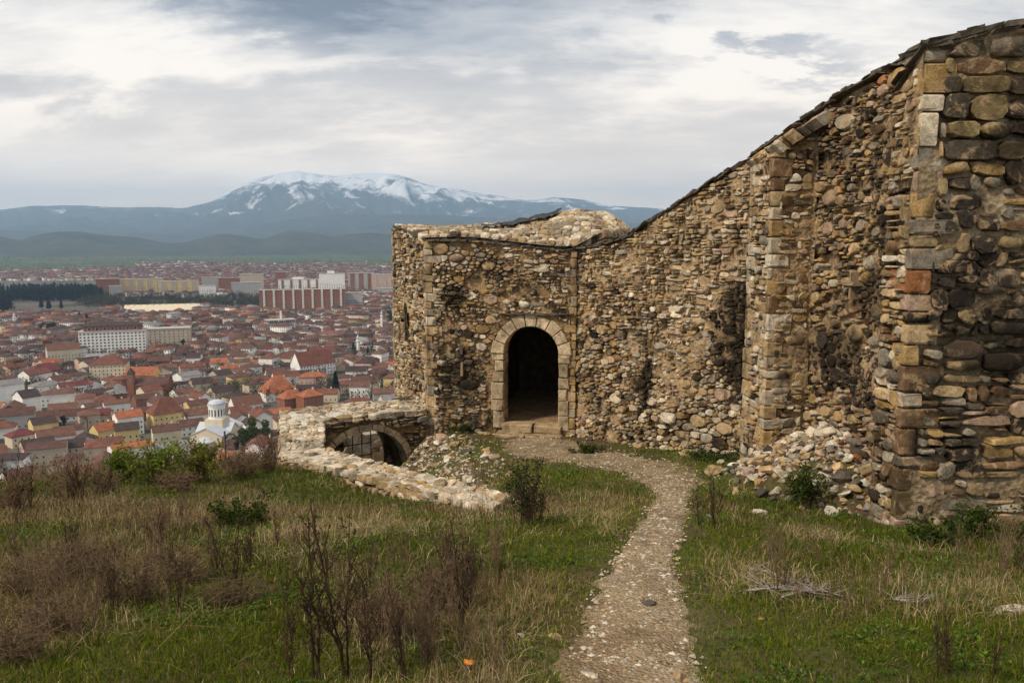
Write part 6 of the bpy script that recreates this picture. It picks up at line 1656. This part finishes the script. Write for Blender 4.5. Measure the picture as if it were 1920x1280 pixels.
# tall thin stalks silhouetted along the crest
def crest_s(q, n):
    x = q.uniform(-11, -4.6, n); yc = np.interp(x, [-20, -9, -6.6, -5.6, -4.4], [11, 12.2, 13.8, 15.0, 15.2]); y = yc+q.normal(-.5, .8, n)
    k = open_ground(x, y) & (q.random(n) < sstep(.35, .6, fbm(x*.9, y*.9, 71))); return np.stack([x[k], y[k]], 1)
grass_obj('crest_brush', 'brown brush and thin dead stalks along the edge of the hill', [
    blades(14000, crest_s, lambda q, x, y: .10+.45*q.random(len(x))**3, lambda q, x, y: .005+.005*q.random(len(x)), d_c, 21, .5)])

# ------------------------------------------------------------------ single weeds
def weed_parts(h, seed, nst=3, seeds=True, spread=.30):
    """stems of a dead weed, each with its own side shoots and seed heads"""
    rs = random.Random(seed); out = []
    for k in range(nst):
        mb = MB(); mt = MB(); a = rs.uniform(0, 6.28); hh = h*rs.uniform(.65, 1.0) if k else h; d = Vector((math.cos(a), math.sin(a), 0))*spread*rs.uniform(.2, 1)
        pts = []; p = Vector((rs.gauss(0, .015), rs.gauss(0, .015), -.05))
        n = 8
        for i in range(n+1):
            t = i/n; pts.append(p+Vector((d.x*hh*t**1.2, d.y*hh*t**1.2, hh*t))+Vector((rs.gauss(0, .007), rs.gauss(0, .007), 0)))
        mb.tube(pts, [.0070*(1-.75*i/n)*h**.5+.0010 for i in range(n+1)], 4)
        for i in range(rs.randint(14, 22)):
            t = rs.uniform(.25, .97); j = int(t*n); b0 = pts[j].lerp(pts[min(j+1, n)], t*n-j); an = rs.uniform(0, 6.28); L = hh*rs.uniform(.10, .32)*(1.15-t*.7)
            e = Vector((math.cos(an)*.6, math.sin(an)*.6, 1)).normalized(); m_ = b0+e*L*.5+Vector((math.cos(an), math.sin(an), 0))*L*.1; tip = b0+e*L
            mb.tube([b0, m_, tip], [.0036, .0028, .0014], 3)
            if seeds:
                for q_ in range(rs.randint(4, 8)):
                    f = rs.uniform(.3, 1); c = b0.lerp(tip, f)+Vector((rs.gauss(0, .006), rs.gauss(0, .006), 0)); r = rs.uniform(.003, .0075)
                    mt.add([c+Vector((r, 0, 0)), c+Vector((-r*.6, r, 0)), c+Vector((-r*.6, -r, 0)), c+Vector((0, 0, r*1.8))], [(0, 1, 3), (1, 2, 3), (2, 0, 3), (2, 1, 0)])
        out.append((mb.mesh('stem', M['twig'] if seeds else M['twig_brown']), mt.mesh('seed_head', M['twig']) if mt.v else None))
    return out
WV = [weed_parts(1., 100+i, 3+i % 3, True) for i in range(5)]+[weed_parts(1., 200+i, 3+i % 3, False, .3) for i in range(4)]
def weed(p, h, v, label, group, rz=None):
    hn = ('short' if group[0] == 't' and group[1] == 'h' else 'low') if h < .4 else (('waist-high' if group[1] == 'a' else 'knee-high') if h < .62 else 'tall')
    label = f"{hn} {'dark dead weed with seed heads and' if v < 5 else 'thin brown bare weed with'} {['no', 'one', 'two', 'three', 'four', 'five'][len(WV[v])]} stems in the grass"
    r = empty('dead_weed', p, label, 'weed', group, random.uniform(0, 6.28) if rz is None else rz)
    for st, sd in WV[v]:
        o = link('stem', st, r); o.scale = (h**.5*1., h**.5*1., h) if h > 1 else (h, h, h)
        if sd is not None: s = link('seed_heads', sd, o); s['kind'] = 'stuff'
    return r
for (u, v, vt) in ((596,1279,966),(652,1279,962),(700,1279,1072),(757,1279,1095),(803,1279,1110),(868,1195,985),(545,1279,1090),(440,1125,965),(335,1150,1010),(318,1075,1000),(300,1010,955),(470,1065,968),(885,1120,1010),(990,990,872),(1010,988,885),(1338,990,880),(1310,985,900),(1780,1279,1130),(1760,1270,1150),(1860,1279,1170),(410,1080,980),(60,960,850),(25,945,840),(150,940,845),(205,935,850),(840,1090,990),(935,1100,1020)):
    p = hit(u, v); h = (v-vt)/F*math.hypot(p.y, CAMZ-p.z)*1.03
    weed(p, h, random.randint(0, 4), None, 'tall dead weeds')
n = 0
while n < 110:
    u, v = random.uniform(0, 930), random.uniform(985, 1270)
    if random.random() < .2: u = random.uniform(1420, 1915)
    p = hit(u, v)
    if zone(np.array([p.x]), np.array([p.y]))[0] < .45 or not open_ground(np.array([p.x]), np.array([p.y]))[0]: continue
    weed(p, random.uniform(.22, .55), random.randint(4, 8), None, 'thin brown weeds'); n += 1

# ------------------------------------------------------------------ shrubs
def shrub(u, v, wpx, hpx, label, leafcol, nl, leaf, tw=30, name='shrub', base=None, seed=0, thick=1.):
    p = base or hit(u, v); k = math.hypot(p.y, CAMZ-p.z)/F; W, H = wpx*k, hpx*k; r = empty(name, p, label, 'shrub')
    rs = random.Random(seed); mb = MB(); tips = []
    for i in range(tw):
        a = rs.uniform(0, 6.28); b0 = Vector((rs.gauss(0, .10)*W, rs.gauss(0, .08)*W, -.1)); hh = H*rs.uniform(.45, 1.0); e = b0+Vector((math.cos(a)*W*.42*rs.random()**.6, math.sin(a)*W*.30*rs.random()**.6, hh+.1))
        m_ = b0.lerp(e, .5)+Vector((rs.gauss(0, .04)*W, rs.gauss(0, .04)*W, H*.05)); mb.tube([b0, m_, e], [.012*H**.5*thick, .008*H**.5*thick, .003*thick], 4)
        for j in range(5):
            f = rs.uniform(.35, 1); q = b0.lerp(m_, f*2) if f < .5 else m_.lerp(e, f*2-1); t = q+Vector((rs.gauss(0, .12)*W, rs.gauss(0, .1)*W, rs.uniform(.05, .2)*H)); mb.tube([q, t], [.004*thick, .0015*thick], 3); tips += [(q, t)]
        tips.append((m_, e))
    link('branches', mb.mesh('branches', M['twig_brown']), r)
    if nl:
        qn = np.random.default_rng(seed); T = np.array([(*a, *b_) for a, b_ in tips]); i = qn.integers(0, len(T), nl); f = qn.random((nl, 1))**.6
        P = T[i, :3]*(1-f)+T[i, 3:]*f+qn.normal(0, leaf*1.2, (nl, 3))
        P = P[P[:, 2] > .02]; V, Fc, C = leaf_cloud(P, leaf, np.array(leafcol)*(.5+1.0*qn.random((len(P), 1))), seed); link('leaves', npmesh('leaves', V, [Fc], M['leaf'], cols=C), r)
    return r
for i, (u, v, w, h, lab) in enumerate(((290, 905, 130, 88, 'large fresh green shrub rising at the edge of the hill'), (375, 900, 110, 70, 'yellow-green leafy shrub next to the large green one'), (235, 905, 60, 62, 'small green shrub at the outer side of the crest shrubs'))):
    shrub(u, v, w, h, lab, (.145, .20, .022) if i != 1 else (.15, .16, .026), 1500, .026, seed=300+i)
for i, (u, v, w, h) in enumerate(((455, 895, 110, 60), (130, 935, 120, 75), (30, 960, 110, 80), (330, 920, 90, 40), (500, 885, 60, 75), (200, 925, 90, 50))):
    shrub(u, v, w, h, ('leafless brown thicket beside the green shrubs at the hill edge', 'leafless reddish thicket on the left edge of the hill', 'tall leafless thicket in front of the town at the hill edge', 'low leafless thicket below the large green shrub', 'leafless bush touching the corner of the pale parapet', 'sparse leafless thicket between two clumps of brush')[i], (.1, .06, .03), 250 if i in (0, 3) else 90, .02, tw=46, name='thicket', seed=320+i)
for i, (u, v, w, h) in enumerate(((50, 1120, 170, 80), (150, 1090, 180, 85), (255, 1125, 170, 80), (345, 1095, 140, 70), (110, 1185, 170, 70), (430, 1135, 120, 60), (30, 1240, 160, 80), (820, 1150, 130, 110), (720, 1195, 130, 90))):
    shrub(u, v, w, h, ('wide', 'tall', 'dense', 'small', 'sprawling', 'thin', 'ragged', 'slender', 'matted')[i]+' tangle of dead brown brush '+('on the grassy slope below the crest' if i < 7 else 'in the grass near the footpath'), (.11, .07, .04), 320, .010, tw=75, name='dead_brush', seed=400+i, thick=.42)
shrub(985, 985, 95, 120, 'small dark green shrub with bare stems beside the parapet end', (.035, .055, .016), 1500, .016, tw=14, seed=340)
for i, (u, v, w, h, lab) in enumerate(((1510, 950, 110, 70, 'dark green bush growing before the rubble heap'), (1850, 1010, 180, 50, 'dark leafy growth at the foot of the tall pier'), (1740, 1020, 110, 34, 'low weeds against the lower corner of the pier'), (450, 985, 130, 42, 'low dark green bramble patch on the slope'), (860, 810, 90, 26, 'dark green tuft at the foot of the gatehouse wall'), (1100, 850, 70, 18, 'low green tuft right of the gate step'), (1340, 862, 120, 20, 'grassy tuft along the foot of the curtain wall'))):
    shrub(u, v, w, h, lab, (.045, .07, .014), 1600, .022, tw=12, seed=360+i, name='bush')

# ------------------------------------------------------------------ fallen branch, litter, street lamp
def fallen_branch():
    p = hit(1470, 1118); r = empty('fallen_branch', p, 'grey dead branch with splayed twigs lying in the grass', 'branch'); k = p.y/F*1.02
    def pt(u, v, up=.03): q = hit(u, v); return Vector((q.x, q.y, q.z+up))-p
    L = [((1395, 1090), (1430, 1105), (1480, 1112), (1560, 1125)), ((1398, 1118), (1450, 1114), (1500, 1118), (1545, 1120)), ((1405, 1079), (1445, 1086), (1475, 1103), (1520, 1112)), ((1465, 1128), (1500, 1118), (1530, 1112), (1600, 1132)), ((1668, 1133), (1690, 1137), (1715, 1140), (1735, 1139)), ((1480, 1100), (1497, 1108), (1520, 1122), (1528, 1128))]
    for i, pl in enumerate(L):
        mb = MB(); pts = [pt(*q, up=.035+.012*(i % 3)) for q in pl]; mb.tube(pts, [.008, .011, .009, .003], 6)
        for _ in range(16):
            t = random.random()*2.9; j = int(t); b0 = pts[j].lerp(pts[j+1], t-j); mb.tube([b0, b0+Vector((random.gauss(0, .09), random.gauss(0, .05), random.uniform(-.01, .08)))], [.004, .0015], 4)
        link('limb', mb.mesh('limb', M['deadwood'], True), r)
fallen_branch()
def litter():
    p = hit(879, 1256); V = []; n = 7
    for i in range(n):
        for j in range(n):
            x, y = (i/(n-1)-.5)*.055, (j/(n-1)-.5)*.045; V.append((x, y, .02+.03*fbm(np.array([i*.9]), np.array([j*.9]), 83)[0]-.25*(x*x+y*y)**.5))
    o = link('litter', mesh('litter', V, [tuple(int(q) for q in f) for f in grid_faces(n, n)], plain('orange_plastic', (.75, .25, .03), .4, .2, 30)), None, p+Vector((0, 0, .02)))
    o.modifiers.new('thick', 'SOLIDIFY').thickness = .002; setp(o, 'crumpled orange wrapper lying in the grass', 'litter')
    p = hit(432, 1082); 
litter()
def lamp():
    y = 46.; top = pd(421, 808, y); zb = gz1(top.x, y)-.3; r = empty('street_lamp', (top.x, y, zb), 'black iron street lamp with a hanging lantern on a curved arm below the hill edge', 'street lamp'); O = Vector(r.location); H = top.z-zb; S = y/F
    mb = MB(); mb.tube([(0, 0, 0), (0, 0, H*.5), (0, 0, H)], [.09, .07, .055], 8); link('pole', mb.mesh('pole', M['iron'], True), r)
    pts = [(0, 0, H-.55)]+[(.08+.30*(1-math.cos(a)), 0, H-.42+.26*math.sin(a)) for a in np.linspace(0, math.pi, 9)]
    mb = MB(); mb.tube(pts, [.03]*len(pts), 6); link('arm', mb.mesh('arm', M['iron'], True), r)
    mb = MB(); mb.tube([(.05*math.sin(a*3)+.17, 0, H-.62+.11*math.sin(a)) for a in np.linspace(0, 6, 12)], [.018]*12, 5); link('scroll', mb.mesh('scroll', M['iron']), r)
    x = .68; mb = MB(); mb.lathe([(.05, H-.42), (.09, H-.50), (.20, H-.62), (.22, H-.66)], 8, c=(x, 0)); link('lantern_cap', mb.mesh('lantern_cap', M['iron']), r)
    mb = MB(); mb.lathe([(.18, H-.66), (.13, H-1.05), (.16, H-1.07), (.10, H-1.14)], 8, c=(x, 0)); link('lantern', mb.mesh('lantern', M['glass']), r)
    mb = MB(); mb.lathe([(.30, H-1.02), (.30, H-1.06), (.05, H-1.08)], 10, c=(x, 0)); link('lantern_rim', mb.mesh('rim', M['iron']), r)
lamp()

# ------------------------------------------------------------------ air
def haze():
    m = bpy.data.materials.new('haze'); m.use_nodes = True; nt = m.node_tree; nt.nodes.clear(); b = NB(nt)
    out = b.add('ShaderNodeOutputMaterial'); v = b.add('ShaderNodeVolumePrincipled'); v.inputs['Color'].default_value = (.50, .72, 1.0, 1); v.inputs['Density'].default_value = HAZE_D; v.inputs['Anisotropy'].default_value = .3
    b.l.new(v.outputs[0], out.inputs['Volume'])
    mb = MB(); mb.box(-26500, 26500, -26500, 26500, -136, 1620); o = link('haze', mb.mesh('haze', m)); setp(o, 'thin blue haze filling the valley air', 'haze', kind='stuff')
HAZE_D = 7.2e-5
haze()
